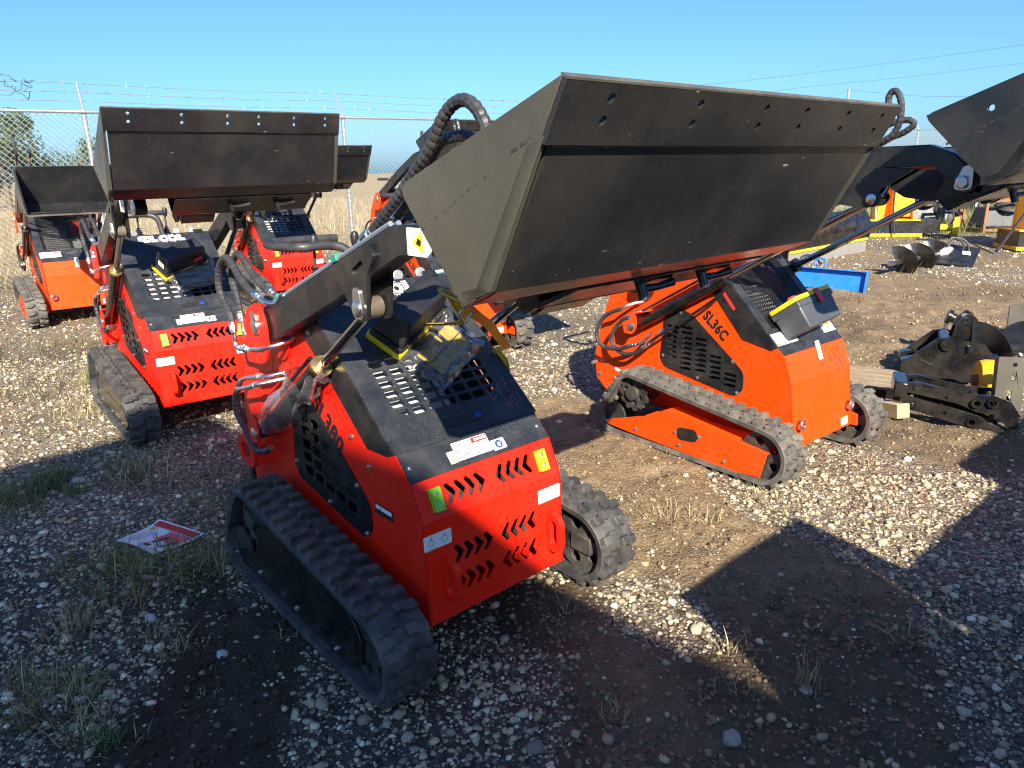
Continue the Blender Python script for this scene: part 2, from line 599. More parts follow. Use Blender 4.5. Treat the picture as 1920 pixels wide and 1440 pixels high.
def bolt(parent, M, sc=1.0):
    o = link('bolt', BOLT, None, parent)
    o.matrix_local = M @ Matrix.Diagonal((sc, sc, sc, 1))
    return o
def slot_grid(poly, w, h, px, pz, shear, margin, r):
    xs, ys = [p[0] for p in poly], [p[1] for p in poly]
    out = []
    for i in range(-12, 13):
        for j in range(-14, 15):
            cx = (min(xs) + max(xs)) / 2 + i * px
            cy = (min(ys) + max(ys)) / 2 + j * pz - shear * (i * px)
            c = [(cx + a * (w / 2 + margin), cy + b * (h / 2 + margin)) for a in (-1, 1) for b in (-1, 1)]
            if all(inside(q, poly) for q in c):
                out.append(rrect(cx - w / 2, cx + w / 2, cy - h / 2, cy + h / 2, r, 3))
    return out
def chevron(x, s, d, w=0.017, leg=0.030, hh=0.034):
    """one arrow slot, tip at x, pointing to +x when d=1"""
    k = w * 0.80
    p = [(x, s), (x - d * leg, s + hh), (x - d * (leg + k), s + hh - k * 0.5), (x - d * (k * 2.0), s), (x - d * (leg + k), s - hh + k * 0.5), (x - d * leg, s - hh)]
    return rpoly(p, 0.004, 2)
def rot2(p, c, a):
    ca, sa = math.cos(a), math.sin(a)
    x, y = p[0] - c[0], p[1] - c[1]
    return (c[0] + ca * x - sa * y, c[1] + sa * x + ca * y)
def slab(p, q, t, toward):
    p, q, c = Vector(p), Vector(q), Vector(toward)
    d = (q - p).normalized()
    n = Vector((-d.y, d.x))
    if n.dot(c - p) < 0:
        n = -n
    return [tuple(p), tuple(q), tuple(q + n * t), tuple(p + n * t)]
def cylinder(root, x, lo, up, frac, r, name='lift_cylinder', gland='black_paint'):
    a, b = Vector((x, lo[0], lo[1])), Vector((x, up[0], up[1]))
    d = (b - a).normalized()
    m = a + (b - a) * frac
    t = MB().tube([a + d * 0.02, a + d * 0.03, m - d * 0.045, m - d * 0.04, m], [r * 0.8, r, r, r * 1.12, r * 1.12], 18)
    t.lathe(a - Vector((0.028, 0, 0)), (1, 0, 0), ((0, 0.026), (0.056, 0.026)), 18)
    o = part(name, t, 'gloss_black', root, 0.0)
    g = part('gland', MB().tube([m - d * 0.004, m + d * 0.012], r * 1.18, 18), gland, o)
    part('rod', MB().tube([m, b - d * 0.03], r * 0.54, 16), 'chrome', o)
    e = MB().lathe(b - Vector((0.024, 0, 0)), (1, 0, 0), ((0, 0.028), (0.004, 0.031), (0.044, 0.031), (0.048, 0.028)), 20)
    part('rod_eye', e, 'eye_dusty' if gland == 'brass' else 'gloss_black', o)
    sgn = -1 if x < 0 else 1
    n = Vector((0, -d.z, d.y)) * -1
    pth = [a + d * 0.10 + n * r, a + d * 0.10 + n * (r + 0.02), a + d * 0.13 + n * (r + 0.024), m - d * 0.10 + n * (r + 0.024), m - d * 0.05 + n * (r + 0.020), m - d * 0.035 + n * r]
    part('oil_line', MB().tube(spline(pth, 5), 0.0075, 8), 'black_paint', o)
    return o
VENT = [(0.751, 0.791), (0.850, 0.715), (0.869, 0.482), (0.834, 0.436), (0.360, 0.362), (0.311, 0.403), (0.313, 0.5), (0.4, 0.57), (0.665, 0.767)]
BUCKET = dict(L=(-0.858, 1.677), K=(-0.816, 1.600), Q=(-0.681, 1.347), Rr=(-0.606, 1.313), T=(-0.415, 1.522))
BUCKET_B = dict(L=(-1.06, 1.905), K=(-1.012, 1.822), Q=(-0.865, 1.502), Rr=(-0.776, 1.456), T=(-0.530, 1.700))
PIVOT = (0.865, 1.035)
ARM = {
    'A': dict(beam=[(0.90, 1.0), (0.885, 1.07), (0.83, 1.093), (-0.045, 1.422), (-0.28, 1.435), (-0.385, 1.412), (-0.455, 1.345), (-0.47, 1.29), (-0.44, 1.265), (-0.40, 1.285), (-0.33, 1.345), (-0.215, 1.357), (-0.07, 1.345), (0.20, 1.228), (0.80, 0.985), (0.86, 0.975)],
              lug=[(0.240, 1.262), (0.165, 1.172), (0.142, 1.152), (0.112, 1.152), (0.092, 1.170), (0.076, 1.289), (0.036, 1.337), (0.062, 1.372), (0.20, 1.322)],
              pin=(0.132, 1.188), slot=[(0.155, 1.285), (0.095, 1.318)], end=(-0.445, 1.305), lo=(1.035, 0.582), frac=0.60),
    'B': dict(beam=[(0.92, 1.02), (0.90, 1.10), (0.84, 1.12), (0.30, 1.405), (-0.13, 1.585), (-0.24, 1.602), (-0.476, 1.604), (-0.575, 1.568), (-0.645, 1.50), (-0.66, 1.45), (-0.635, 1.425), (-0.595, 1.435), (-0.505, 1.522), (-0.418, 1.520), (-0.199, 1.512), (0.25, 1.315), (0.84, 1.0)],
              lug=[(-0.03, 1.43), (-0.13, 1.372), (-0.25, 1.356), (-0.305, 1.366), (-0.325, 1.398), (-0.305, 1.428), (-0.440, 1.513), (-0.19, 1.525), (0.02, 1.455)],
              pin=(-0.285, 1.395), slot=None, end=(-0.618, 1.463), lo=(1.026, 0.652), frac=0.455)}
def bucket(root, wb, off, rot, pin, detail=True, kind='A', bscale=1.0):
    f = lambda p: rot2((p[0] + off[0], p[1] + off[1]), pin, rot)
    src = BUCKET if kind == 'A' else BUCKET_B
    if bscale != 1.0:
        fs = f
        f = lambda p: fs((src['L'][0] + (p[0] - src['L'][0]) * bscale, src['L'][1] + (p[1] - src['L'][1]) * bscale))
    L, K, Q, Rr, T = (f(src[k]) for k in ('L', 'K', 'Q', 'Rr', 'T'))
    smat = 'bucket_side' if kind == 'A' else 'bucket_black'
    if kind != 'A':
        f0 = f
        f = lambda p: f0((p[0] * 1.12 - 0.075, (p[1] - 1.5) * 1.12 + 1.662))
    C = f((-0.60, 1.52))
    ins = lambda a, b, t: slab(a, b, t, C)
    mb = MB()
    mb.prism(ins(K, Q, 0.008), -wb + 0.006, wb - 0.006, BZ)
    mb.prism(ins(Q, Rr, 0.008), -wb + 0.006, wb - 0.006, BZ)
    mb.prism(ins(Rr, T, 0.008), -wb + 0.006, wb - 0.006, BZ)
    bo = part('bucket', mb, 'bucket_black', root, 0.0015)
    # cutting edge with two rows of bolt holes
    d = (Vector(L) - Vector(K))
    ln = d.length
    if d.normalized().dot(Vector((0, 1))) is None:
        pass
    n = Vector((-d.y, d.x)).normalized()
    if n.dot(Vector(C) - Vector(K)) > 0:
        n = -n
    du = d.normalized()
    M = Matrix(((1, 0, 0, 0), (0, du.x, n.x, K[0]), (0, du.y, n.y, K[1]), (0, 0, 0, 1)))
    fr = (0.085, 0.292, 0.483, 0.621, 0.786, 0.94)
    hs = [circ(-wb + 2 * wb * a, s, 0.0085, 10) for a in fr for s in (ln * 0.70, ln * 0.30)] if detail else []
    e = MB().prism([(-wb - 0.012, -0.014), (wb + 0.012, -0.014), (wb + 0.012, ln), (-wb - 0.012, ln)], -0.004, 0.010, M, hs)
    part('cutting_edge', e, 'bucket_black', bo)
    part('worn_lip', MB().prism([(-wb - 0.0125, ln - 0.003), (wb + 0.0125, ln - 0.003), (wb + 0.0125, ln + 0.0006), (-wb - 0.0125, ln + 0.0006)], -0.0045, 0.0105, M), 'worn_edge', bo)
    w = MB().prism([(-wb + 0.01, -0.020), (wb - 0.01, -0.020), (wb - 0.01, -0.0142), (-wb + 0.01, -0.0142)], 0.0, 0.006, M)
    part('weld_seam', w, 'weld', bo)
    side = rpoly([L, K, Q, Rr, T], 0.004, 2)[:12] + rpoly([L, K, Q, Rr, T], 0.035, 4)[20:25]
    for sx in (-1, 1):
        x0, x1 = sorted((sx * wb, sx * (wb + 0.010)))
        s = part('side_plate', MB().prism(side, x0 - 0.004, x1, BZ, [circ(*f((-0.60, 1.545)), 0.011, 12)] if kind != 'A' else []), smat, bo, 0.0015)
        if detail:
            xo = sx * (wb + 0.010)
            a, b2 = f((-0.795, 1.598)), f((-0.487, 1.443))
            pts = [Vector((xo, a[0] + (b2[0] - a[0]) * t, a[1] + (b2[1] - a[1]) * t)) + Vector((0, rng.uniform(-1, 1) * 0.0022, rng.uniform(-1, 1) * 0.0022)) for t in [k / 40 for k in range(41)]]
            part('weld_seam', MB().tube(pts, [0.0045 + rng.uniform(-1, 1) * 0.0012 for _ in pts], 7), 'weld', bo)
            st = [f(p) for p in ((-0.818, 1.596), (-0.783, 1.585), (-0.645, 1.352), (-0.600, 1.340), (-0.604, 1.315), (-0.681, 1.349))]
            xa, xb = sorted((xo, sx * (wb + 0.014)))
            part('edge_strip', MB().prism(st, xa, xb, BZ), smat, bo, 0.001)
    # quick-attach plate on the back
    qa = MB().prism(slab(f((-0.600, 1.306)), f((-0.475, 1.250)), 0.012, f((-0.4, 1.5))), -0.27, 0.45, BZ)
    qa.prism(slab(f((-0.475, 1.250)), f((-0.42, 1.42)), 0.012, f((-0.6, 1.3))), -0.27, 0.45, BZ)
    q = part('attach_plate', qa, 'gloss_black', bo, 0.002)
    part('lever_bracket', MB().prism(rpoly([f((-0.478, 1.262)), f((-0.40, 1.214)), f((-0.37, 1.25)), f((-0.43, 1.33))], 0.012), -0.215, -0.05, BZ), 'gloss_black', bo, 0.003)
    for xk in (0.02, 0.27):
        k = MB()
        p0, p1 = f((-0.53, 1.285)), f((-0.545, 1.240))
        k.tube([(xk, *p0), (xk, *p1)], 0.014, 14)
        k.tube([(xk, *f((-0.54, 1.266))), (xk + 0.045, *f((-0.55, 1.268))), (xk + 0.09, *f((-0.56, 1.276)))], [0.012, 0.009, 0.011], 10)
        part('locking_pin', k, 'gloss_black', bo)
    for xk in (-0.235, -0.16, 0.16, 0.235):
        lug = MB().prism(rpoly([f((-0.47, 1.26)), f((-0.40, 1.22)), f((-0.36, 1.27)), f((-0.40, 1.36)), f((-0.50, 1.34))], 0.02), xk - 0.008, xk + 0.008, BZ)
        part('pivot_ear', lug, 'gloss_black', bo)
    return bo
def loader(kind, arm_rot=0.0, bucket_rot=0.0, wb=0.56, detail=True, dusty=False, bscale=1.0):
    A = kind == 'A'
    body = 'red_paint' if A else 'orange_paint'
    root = empty('track_loader')
    rub = 'rubber_dusty' if dusty else 'rubber'
    if A:
        B, F, T, HP, HT = (0, 0.195), (0.016, 0.534), (0.070, 0.650), (0.144, 0.727), (0.658, 1.165)
    else:
        B, F, T, HP, HT = (0, 0.160), (0.043, 0.493), (0.097, 0.630), (0.138, 0.665), (0.630, 1.160)
    W_ = 0.29
    # --- body shell
    side = [B, F, T, HP, (0.30, 0.70), (0.70, 1.03), (0.80, 1.075), (1.12, 1.075), (1.26, 0.86), (1.36, 0.56), (1.40, 0.40), (1.38, 0.26), (1.30, 0.195)]
    vent = VENT
    hole = [(0.751, 0.765), (0.835, 0.70), (0.85, 0.49), (0.82, 0.455), (0.37, 0.385), (0.332, 0.415), (0.332, 0.49)]
    for sx in (-1, 1):
        M = BZ
        x0, x1 = sorted((sx * W_, sx * (W_ - 0.006)))
        part('side_panel', MB().prism(side, x0, x1, M, [hole]), body, root)
        # louvred vent cover
        M2 = sideL(-W_) if sx < 0 else sideR(W_)
        vp = [((-b if sx < 0 else b), z) for b, z in vent]
        if sx < 0 and detail:
            if A:
                hs = slot_grid(vp, 0.062, 0.036, 0.078, 0.052, 0.12, 0.014, 0.008)
            else:
                hs = slot_grid(vp, 0.078, 0.017, 0.098, 0.029, 0.22, 0.020, 0.008)
        else:
            hs = []
        v = part('vent_cover', MB().prism(rpoly(vp, 0.03, 4), 0.001, 0.005, M2, hs), 'black_paint', root)
        if sx < 0 and detail:
            for p in ((-0.735, 0.765), (-0.385, 0.548), (-0.345, 0.385), (-0.60, 0.415), (-0.848, 0.50)):
                bolt(root, M2 @ Matrix.Translation((p[0], p[1], 0.005)), 0.8)
        sk = [HP, (0.176, 0.712), (0.301, 0.705), (0.477, 0.854), (0.70, 1.031), (0.745, 1.075), HT] if A else [HP, (0.161, 0.647), (0.333, 0.678), (0.559, 0.930), (0.70, 1.08), HT]
        sk = [((-b if sx < 0 else b), z) for b, z in sk]
        hs = []
        if not A and sx < 0:
            hs = [[rot2(p, (-0.442, 0.883), R(-48)) for p in rrect(-0.442 - 0.078, -0.442 + 0.078, 0.883 - 0.013, 0.883 + 0.013, 0.012)]]
        part('hood_skirt', MB().prism(sk, 0.0012, 0.005, M2, hs), 'black_paint', root)
        if hs:
            part('slot_liner', MB().prism([rot2(p, (-0.442, 0.883), R(-48)) for p in ((-0.53, 0.86), (-0.355, 0.86), (-0.355, 0.906), (-0.53, 0.906))], 0.0004, 0.001, M2), 'plastic_red', root)
    FL, FU, ST, HD = frame(B, F), frame(F, T), frame(T, HP), frame(HP, HT)
    l1 = (Vector(F) - Vector(B)).length
    l2 = (Vector(T) - Vector(F)).length
    l3 = (Vector(HP) - Vector(T)).length
    l4 = (Vector(HT) - Vector(HP)).length
    xw = W_ + 0.001
    rect = lambda s0, s1, x0=-xw, x1=xw: [(x0, s0), (x1, s0), (x1, s1), (x0, s1)]
    ch_lo, ch_up = [], []
    if A and detail:
        for k in range(4):
            ch_up += [chevron(-0.136 + 0.039 * k, 0.066, 1), chevron(0.020 + 0.0385 * k, 0.066, -1)]
            for s in (0.204, 0.103):
                ch_lo += [chevron(-0.139 + 0.0395 * k, s, 1), chevron(0.010 + 0.0385 * k, s, -1)]
    part('front_panel', MB().prism(rect(0, l1), -0.005, 0, FL, ch_lo), body, root)
    part('front_panel', MB().prism(rect(0.0005, l2), -0.005, 0, FU, ch_up), body, root)
    part('belly_pan', MB().prism([(0.006, 0.19), (1.30, 0.19), (1.30, 0.198), (0.006, 0.198)] if A else [(0.006, 0.156), (1.30, 0.19), (1.30, 0.198), (0.006, 0.164)], -W_, W_, BZ), body, root)
    part('hood_strip', MB().prism(rect(0.001, l3 - 0.001, -xw + 0.004, xw - 0.004), -0.004, 0.003, ST), 'black_hood', root)
    if A:
        hs = []
        for i, x in enumerate((-0.190, -0.128, -0.066, -0.004, 0.058, 0.118, 0.178)):
            for j in range(8):
                s = 0.126 + 0.0405 * j
                if (i in (0, 6) and j > 5) or (i in (1, 5) and j > 6):
                    continue
                if j == 0 and i in (0, 6):
                    d = 1 if i == 0 else -1
                    hs.append([(x + d * 0.024, s - 0.014), (x + d * 0.024, s + 0.014), (x - d * 0.022, s + 0.014), (x - d * 0.014, s + 0.004)][::d])
                else:
                    hs.append(rrect(x - 0.025, x + 0.025, s - 0.0145, s + 0.0145, 0.009, 3))
        hood = MB().prism(rect(-0.004, l4, -xw - 0.003, xw + 0.003), -0.002, 0.006, HD, hs)
        h = part('hood', hood, 'black_hood', root)
        part('hood_handle', MB().prism(rrect(-0.065, 0.085, 0.030, 0.060, 0.006), 0.0062, 0.010, HD), 'plastic_black', h, 0.002)
        part('hood_latch', MB().prism(rrect(0.045, 0.075, 0.035, 0.057, 0.004), 0.0101, 0.012, HD), 'ink_blue', h)
        part('hood_hinge', MB().prism(rrect(0.20, 0.26, l4 - 0.012, l4 + 0.018, 0.004), 0.0062, 0.012, HD), 'black_paint', h, 0.002)
    else:
        g0, g1 = 0.105, 0.60
        hood = MB().prism(rect(-0.002, l4, -xw - 0.003, xw + 0.003), -0.002, 0.006, HD, [rrect(-0.235, 0.235, g0, g1, 0.01)])
        h = part('hood', hood, 'black_hood', root)
        g = MB()
        st = 0.0125
        wd = 0.0026
        X0, X1 = -0.238, 0.238
        for sgn in (1, -1):
            k = -40
            while k < 80:
                c = k * st
                k += 1
                pts = []
                for x in (X0, X1):
                    s = g0 + (sgn * (x) * 0.62 + c)
                    pts.append((x, s))
                (xa, sa), (xb, sb) = pts
                lo, hi = g0 - 0.003, g1 + 0.003
                if max(sa, sb) < lo or min(sa, sb) > hi:
                    continue
                def clip(x, s, x2, s2):
                    t = 0.0
                    if s < lo: t = (lo - s) / (s2 - s)
                    if s > hi: t = (hi - s) / (s2 - s)
                    return (x + (x2 - x) * t, s + (s2 - s) * t)
                a, b = clip(xa, sa, xb, sb), clip(xb, sb, xa, sa)
                dd = Vector((b[0] - a[0], b[1] - a[1]))
                if dd.length < 0.01:
                    continue
                n = Vector((-dd.y, dd.x)).normalized() * wd / 2
                g.prism([(a[0] - n.x, a[1] - n.y), (b[0] - n.x, b[1] - n.y), (b[0] + n.x, b[1] + n.y), (a[0] + n.x, a[1] + n.y)], 0.001 if sgn > 0 else 0.0015, 0.004 if sgn > 0 else 0.0045, HD)
        if detail:
            part('grille', g, 'black_paint', h)
        part('hood_latch', MB().prism(rrect(-0.05, 0.05, 0.030, 0.058, 0.01), 0.0062, 0.012, HD), 'plastic_grey', h, 0.003)
    # --- engine seen through slots
    en = MB().prism([(0.13, 0.22), (0.13, 0.60), (0.24, 0.62), (0.56, 0.93), (0.72, 1.03), (0.76, 1.03), (0.76, 0.22)], -0.24, 0.24, BZ)
    en.box(-0.26, 0.26, 0.80, 1.22, 0.22, 0.95)
    en = part('engine', en, 'engine_dark', root)
    if A:
        part('fan_shroud', MB().prism(rrect(-0.235, 0.03, 0.09, 0.42, 0.03), -0.060, -0.045, HD), 'engine_grey', en)
    else:
        fin = MB()
        for k in range(14):
            fin.prism(rect(0.08 + 0.024 * k, 0.090 + 0.024 * k, -0.20, 0.02), -0.07, -0.05, HD)
        part('radiator_fins', fin, 'engine_grey', en)
        part('oil_tank', MB().prism(rrect(0.06, 0.20, 0.33, 0.50, 0.03), -0.09, -0.035, HD), 'orange_paint', en, 0.006)
        part('engine_cover', MB().prism(rrect(0.05, 0.21, 0.05, 0.27, 0.02), -0.08, -0.04, HD), 'engine_grey', en, 0.006)
    # --- operator end
    con = MB().prism([(HT[0] + 0.002, HT[1] - 0.10), (HT[0] + 0.002, HT[1] - 0.004), (0.80, 1.10), (1.14, 1.085), (1.14, 0.98), (0.80, 0.98)], -0.245, 0.245, BZ)
    part('console', con, body, root, 0.003)
    part('console_top', MB().prism([(0.80, 1.1015), (0.80, 1.109), (1.13, 1.094), (1.13, 1.0865)], -0.235, 0.235, BZ), 'black_hood', root)
    part('rear_panel', MB().prism([(1.30, 0.20), (1.38, 0.26), (1.40, 0.40), (1.26, 0.85), (1.14, 1.06), (1.13, 1.05), (1.245, 0.845), (1.385, 0.40), (1.37, 0.27), (1.30, 0.21)], -0.27, 0.27, BZ), body, root)
    for x in (-0.06, 0.12):
        lv = MB()
        prof = [(0, 0.055)]
        for k in range(7):
            r_ = 0.052 - 0.0055 * k
            prof += [(0.006 + 0.013 * k, r_), (0.012 + 0.013 * k, r_ - 0.012)]
        prof += [(0.10, 0.016)]
        lv.lathe((x, 1.02, 1.095), (0.05, 0.05, 1), prof, 20)
        lv.tube([(x + 0.005, 1.025, 1.19), (x + 0.01, 1.03, 1.27)], 0.006, 8)
        o = part('control_lever', lv, 'plastic_black', root)
        part('knob', MB().lathe((x + 0.011, 1.031, 1.262), (0.05, 0.05, 1), ((0, 0.010), (0.01, 0.014), (0.04, 0.018), (0.055, 0.014), (0.062, 0.004)), 14), 'plastic_black', o)
    bar = spline([(0.20, 1.316, 1.275), (0.04, 1.31, 1.28), (-0.08, 1.305, 1.28), (-0.145, 1.25, 1.28), (-0.16, 1.12, 1.28), (-0.12, 1.00, 1.28), (0.0, 0.985, 1.28), (0.06, 0.96, 1.25), (0.075, 0.945, 1.15), (0.075, 0.945, 1.09)], 8)
    part('grab_bar', MB().tube(bar, 0.018, 14), 'hose_black', root)
    for x in (-0.16, 0.10, 0.20):
        part('work_lamp', MB().lathe((x, 0.70, 1.175), (0.0, -1, 0.15), ((0, 0.012), (0.015, 0.020), (0.030, 0.022), (0.033, 0.018)), 16), 'galvanised', root)
    # --- tower flanges
    pv = PIVOT
    for sx in (-1, 1):
        for x, pr in ((0.370, 1), (0.292, 0)):
            poly = rpoly([(1.00, 0.88), (0.955, 1.085), (0.835, 1.128), (0.785, 1.06), (0.79, 0.965), (0.83, 0.90)], 0.035, 5)
            xa, xb = sorted((sx * x, sx * (x + 0.010)))
            part('tower_flange', MB().prism(poly, xa, xb, BZ), body, root, 0.0015)
        pn = MB().lathe((sx * 0.395, pv[0], pv[1]), (-sx, 0, 0), ((0, 0.012), (0.003, 0.024), (0.008, 0.026), (0.015, 0.026)), 20)
        pn.prism(rpoly([(pv[0] - 0.028, pv[1] - 0.03), (pv[0] + 0.03, pv[1] - 0.025), (pv[0] + 0.035, pv[1] + 0.055), (pv[0] - 0.005, pv[1] + 0.05)], 0.02), sx * 0.381, sx * 0.386, BZ)
        part('pivot_pin', pn, 'steel', root)
    # --- arms, cylinders, bucket
    ar = ARM[kind]
    f = lambda p: rot2(p, pv, arm_rot)
    up = f(ar['pin'])
    for sx in (-1, 1):
        xa, xb = sorted((sx * 0.302, sx * 0.362))
        beam = part('loader_arm', MB().prism([f(p) for p in ar['beam']], xa, xb, BZ), 'black_paint', root, 0.004)
        hs = []
        if ar['slot']:
            (a, b) = ar['slot']
            d = Vector((b[0] - a[0], b[1] - a[1]))
            n = Vector((-d.y, d.x)).normalized() * 0.010
            hs = [rpoly([f(q) for q in ((a[0] - n.x, a[1] - n.y), (b[0] - n.x, b[1] - n.y), (b[0] + n.x, b[1] + n.y), (a[0] + n.x, a[1] + n.y))], 0.009, 3)]
        for x in (0.3625, 0.290):
            x0, x1 = sorted((sx * x, sx * (x + 0.0115)))
            part('arm_lug', MB().prism(rpoly([f(p) for p in ar['lug']], 0.012, 3), x0, x1, BZ, hs), 'black_paint', beam)
        pk = MB()
        if A: pk.prism(rpoly([f((ar['pin'][0] - 0.03, ar['pin'][1] - 0.028)), f((ar['pin'][0] + 0.03, ar['pin'][1] - 0.028)), f((ar['pin'][0] + 0.02, ar['pin'][1] + 0.06)), f((ar['pin'][0] - 0.012, ar['pin'][1] + 0.06))], 0.022), sx * 0.3742, sx * 0.379, BZ)
        pk.lathe((sx * 0.379, up[0], up[1]), (sx, 0, 0), ((-0.004, 0.022), (0.006, 0.022), (0.008, 0.018)), 18)
        part('pin_keeper', pk, 'steel', beam, 0.001)
        e = f(ar['end'])
        pk = MB().lathe((sx * 0.362, e[0], e[1]), (sx, 0, 0), ((0, 0.027), (0.006, 0.027), (0.008, 0.020), (0.010, 0.018)), 20)
        pk.prism(rpoly([f((ar['end'][0] + 0.035, ar['end'][1] - 0.03)), f((ar['end'][0] - 0.035, ar['end'][1] - 0.03)), f((ar['end'][0] - 0.03, ar['end'][1] + 0.06)), f((ar['end'][0] + 0.005, ar['end'][1] + 0.06))], 0.025), sx * 0.3622, sx * 0.367, BZ)
        part('pin_keeper', pk, 'steel', beam)
        cylinder(root, sx * 0.331, ar['lo'], up, ar['frac'], 0.031 if A else 0.034, gland='brass' if A else 'gloss_black')
        # lower cylinder bracket
        lo = ar['lo']
        for x in (0.366, 0.2925):
            x0, x1 = sorted((sx * x, sx * (x + 0.009)))
            part('cylinder_bracket', MB().prism(rpoly([(lo[0] + 0.02, lo[1] + 0.075), (lo[0] + 0.07, lo[1] + 0.02), (lo[0] + 0.055, lo[1] - 0.045), (lo[0] - 0.01, lo[1] - 0.045), (lo[0] - 0.04, lo[1] + 0.01), (lo[0] - 0.03, lo[1] + 0.07)], 0.015), x0, x1, BZ), body, root, 0.0015)
        part('cylinder_bracket', MB().prism([(lo[0] + 0.02, lo[1] + 0.075), (lo[0] - 0.10, lo[1] + 0.105), (lo[0] - 0.10, lo[1] + 0.099), (lo[0] + 0.02, lo[1] + 0.069)], *sorted((sx * 0.292, sx * 0.374)), BZ), body, root)
        pn = MB().lathe((sx * 0.3752, lo[0], lo[1]), (sx, 0, 0), ((0, 0.024), (0.005, 0.024), (0.008, 0.015)), 18)
        part('pivot_pin', pn, 'steel', root)
        # steel oil lines on top of the arm
        ln = MB()
        b0, b1 = ar['beam'][2], ar['beam'][3] if A else ar['beam'][4]
        for k, xo in enumerate((0.320, 0.345)):
            d = Vector((b1[0] - b0[0], b1[1] - b0[1]))
            n = Vector((d.y, -d.x)).normalized()
            if n.y < 0: n = -n
            pts = [f((b0[0] + d.x * t + n.x * 0.012, b0[1] + d.y * t + n.y * 0.012)) for t in (-0.04 if k else 0.02, 0.25, 0.55, 0.97)]
            ln.tube([(sx * xo, *p) for p in pts], 0.008, 8)
        part('oil_lines', ln, 'galvanised', beam)
        if A:
            for t in (0.12, 0.62):
                d = Vector((b1[0] - b0[0], b1[1] - b0[1]))
                p = f((b0[0] + d.x * t, b0[1] + d.y * t + 0.012))
                Mx = Matrix.Translation((sx * 0.332, p[0], p[1])) @ Matrix.Rotation(-math.atan2(d.y, -d.x) + arm_rot, 4, 'X')
                part('line_clamp', MB().box(-0.026, 0.026, -0.016, 0.016, -0.006, 0.016, Mx), 'plastic_green', beam, 0.002)
    cm = f((-0.20, 1.39)) if A else f((-0.35, 1.56))
    part('arm_crossbar', MB().tube([(-0.31, *cm), (0.31, *cm)], 0.032, 16), 'black_paint', root)
    e = f(ar['end'])
    off = (0, 0)
    if arm_rot or bucket_rot:
        o0 = Vector(e) - Vector(ar['end'])
        off = (off[0] + o0.x, off[1] + o0.y)
    bucket(root, wb, off, bucket_rot, e, detail, kind, bscale)
    part('tilt_cylinder', MB().tube([(0, cm[0] + 0.05, cm[1] - 0.03), (0, e[0] + 0.05, e[1] + 0.09)], 0.030, 16), 'gloss_black', root)
    # --- undercarriage
    for sx in (-1, 1):
        x0, x1 = sorted((sx * 0.335, sx * 0.510))
        tr = part('track', belt_mb(x0, x1), rub, root, angle=28)
        xm = (x0 + x1) / 2
        part('sprocket', sprocket_mb(xm + sx * 0.035, CIRC[1][:2], 0.105), 'engine_dark', tr)
        hub = MB().lathe((xm - sx * 0.10, *CIRC[1][:2]), (sx, 0, 0), ((0, 0.07), (0.13, 0.07), (0.135, 0.045), (0.165, 0.040)), 18)
        part('drive_motor', hub, 'engine_dark', tr)
        part('idler', wheel_mb(xm - 0.05, xm + 0.05, CIRC[0][:2], 0.122), 'engine_dark', tr)
        part('idler', wheel_mb(xm - 0.05, xm + 0.05, CIRC[2][:2], 0.080, False), 'engine_dark', tr)
        for b in (0.30, 0.50, 0.70, 0.88):
            part('roller', wheel_mb(xm - 0.045, xm + 0.045, (b, 0.075), 0.050, False), 'engine_dark', tr)
        if A:
            poly = [(1.06, 0.11), (0.90, 0.155), (0.80, 0.33), (0.70, 0.345), (0.20, 0.285), (0.13, 0.24), (0.09, 0.19), (0.10, 0.10), (0.20, 0.045), (1.05, 0.055)]
        else:
            poly = [(1.10, 0.090), (0.888, 0.159), (0.75, 0.202), (0.653, 0.261), (0.022, 0.190), (0.054, 0.052), (0.222, 0.040), (0.893, 0.057), (1.10, 0.068)]
        xf = sx * (0.485 if A else 0.497)
        xa, xb = sorted((xf, xf - sx * 0.010))
        fr = part('track_frame', MB().prism(poly, xa, xb, BZ), 'gloss_black' if A else body, tr, 0.002)
        inn = MB().box(*sorted((sx * 0.30, sx * 0.487)), 0.12, 0.80, 0.12, 0.19)
        inn.prism(slab((0.022, 0.188), (0.653, 0.259), 0.006, (0.3, 0.0)), *sorted((sx * 0.40, xf - sx * 0.011)), BZ)
        part('frame_beam', inn, 'gloss_black' if A else body, tr)
        for b, z in ((0.26, 0.075), (0.55, 0.083), (0.86, 0.09), (1.085, 0.085)):
            Mb = (sideL(xf) if sx < 0 else sideR(xf)) @ Matrix.Translation((-b if sx < 0 else b, z, 0))
            bolt(fr, Mb, 0.9)
        if not A:
            Mf = sideL(xf) if sx < 0 else sideR(xf)
            sg = -1 if sx < 0 else 1
            cp = [rot2(p, (sg * 0.50, 0.157), R(-6 * sg)) for p in rrect(sg * 0.50 - 0.066, sg * 0.50 + 0.066, 0.122, 0.192, 0.025)]
            part('access_cover', MB().prism(cp, 0.0005, 0.003, Mf), 'black_paint', fr)
            for q in (-0.078, 0.078):
                bolt(fr, Mf @ Matrix.Translation((sg * 0.50 + q, 0.157 - sg * q * 0.1, 0.0)), 0.9)
        pb = MB().box(*sorted((sx * 0.36, sx * 0.455)), 0.0, 0.10, 0.13, 0.20)
        part('tensioner', pb, body if not A else 'engine_dark', tr, 0.004)
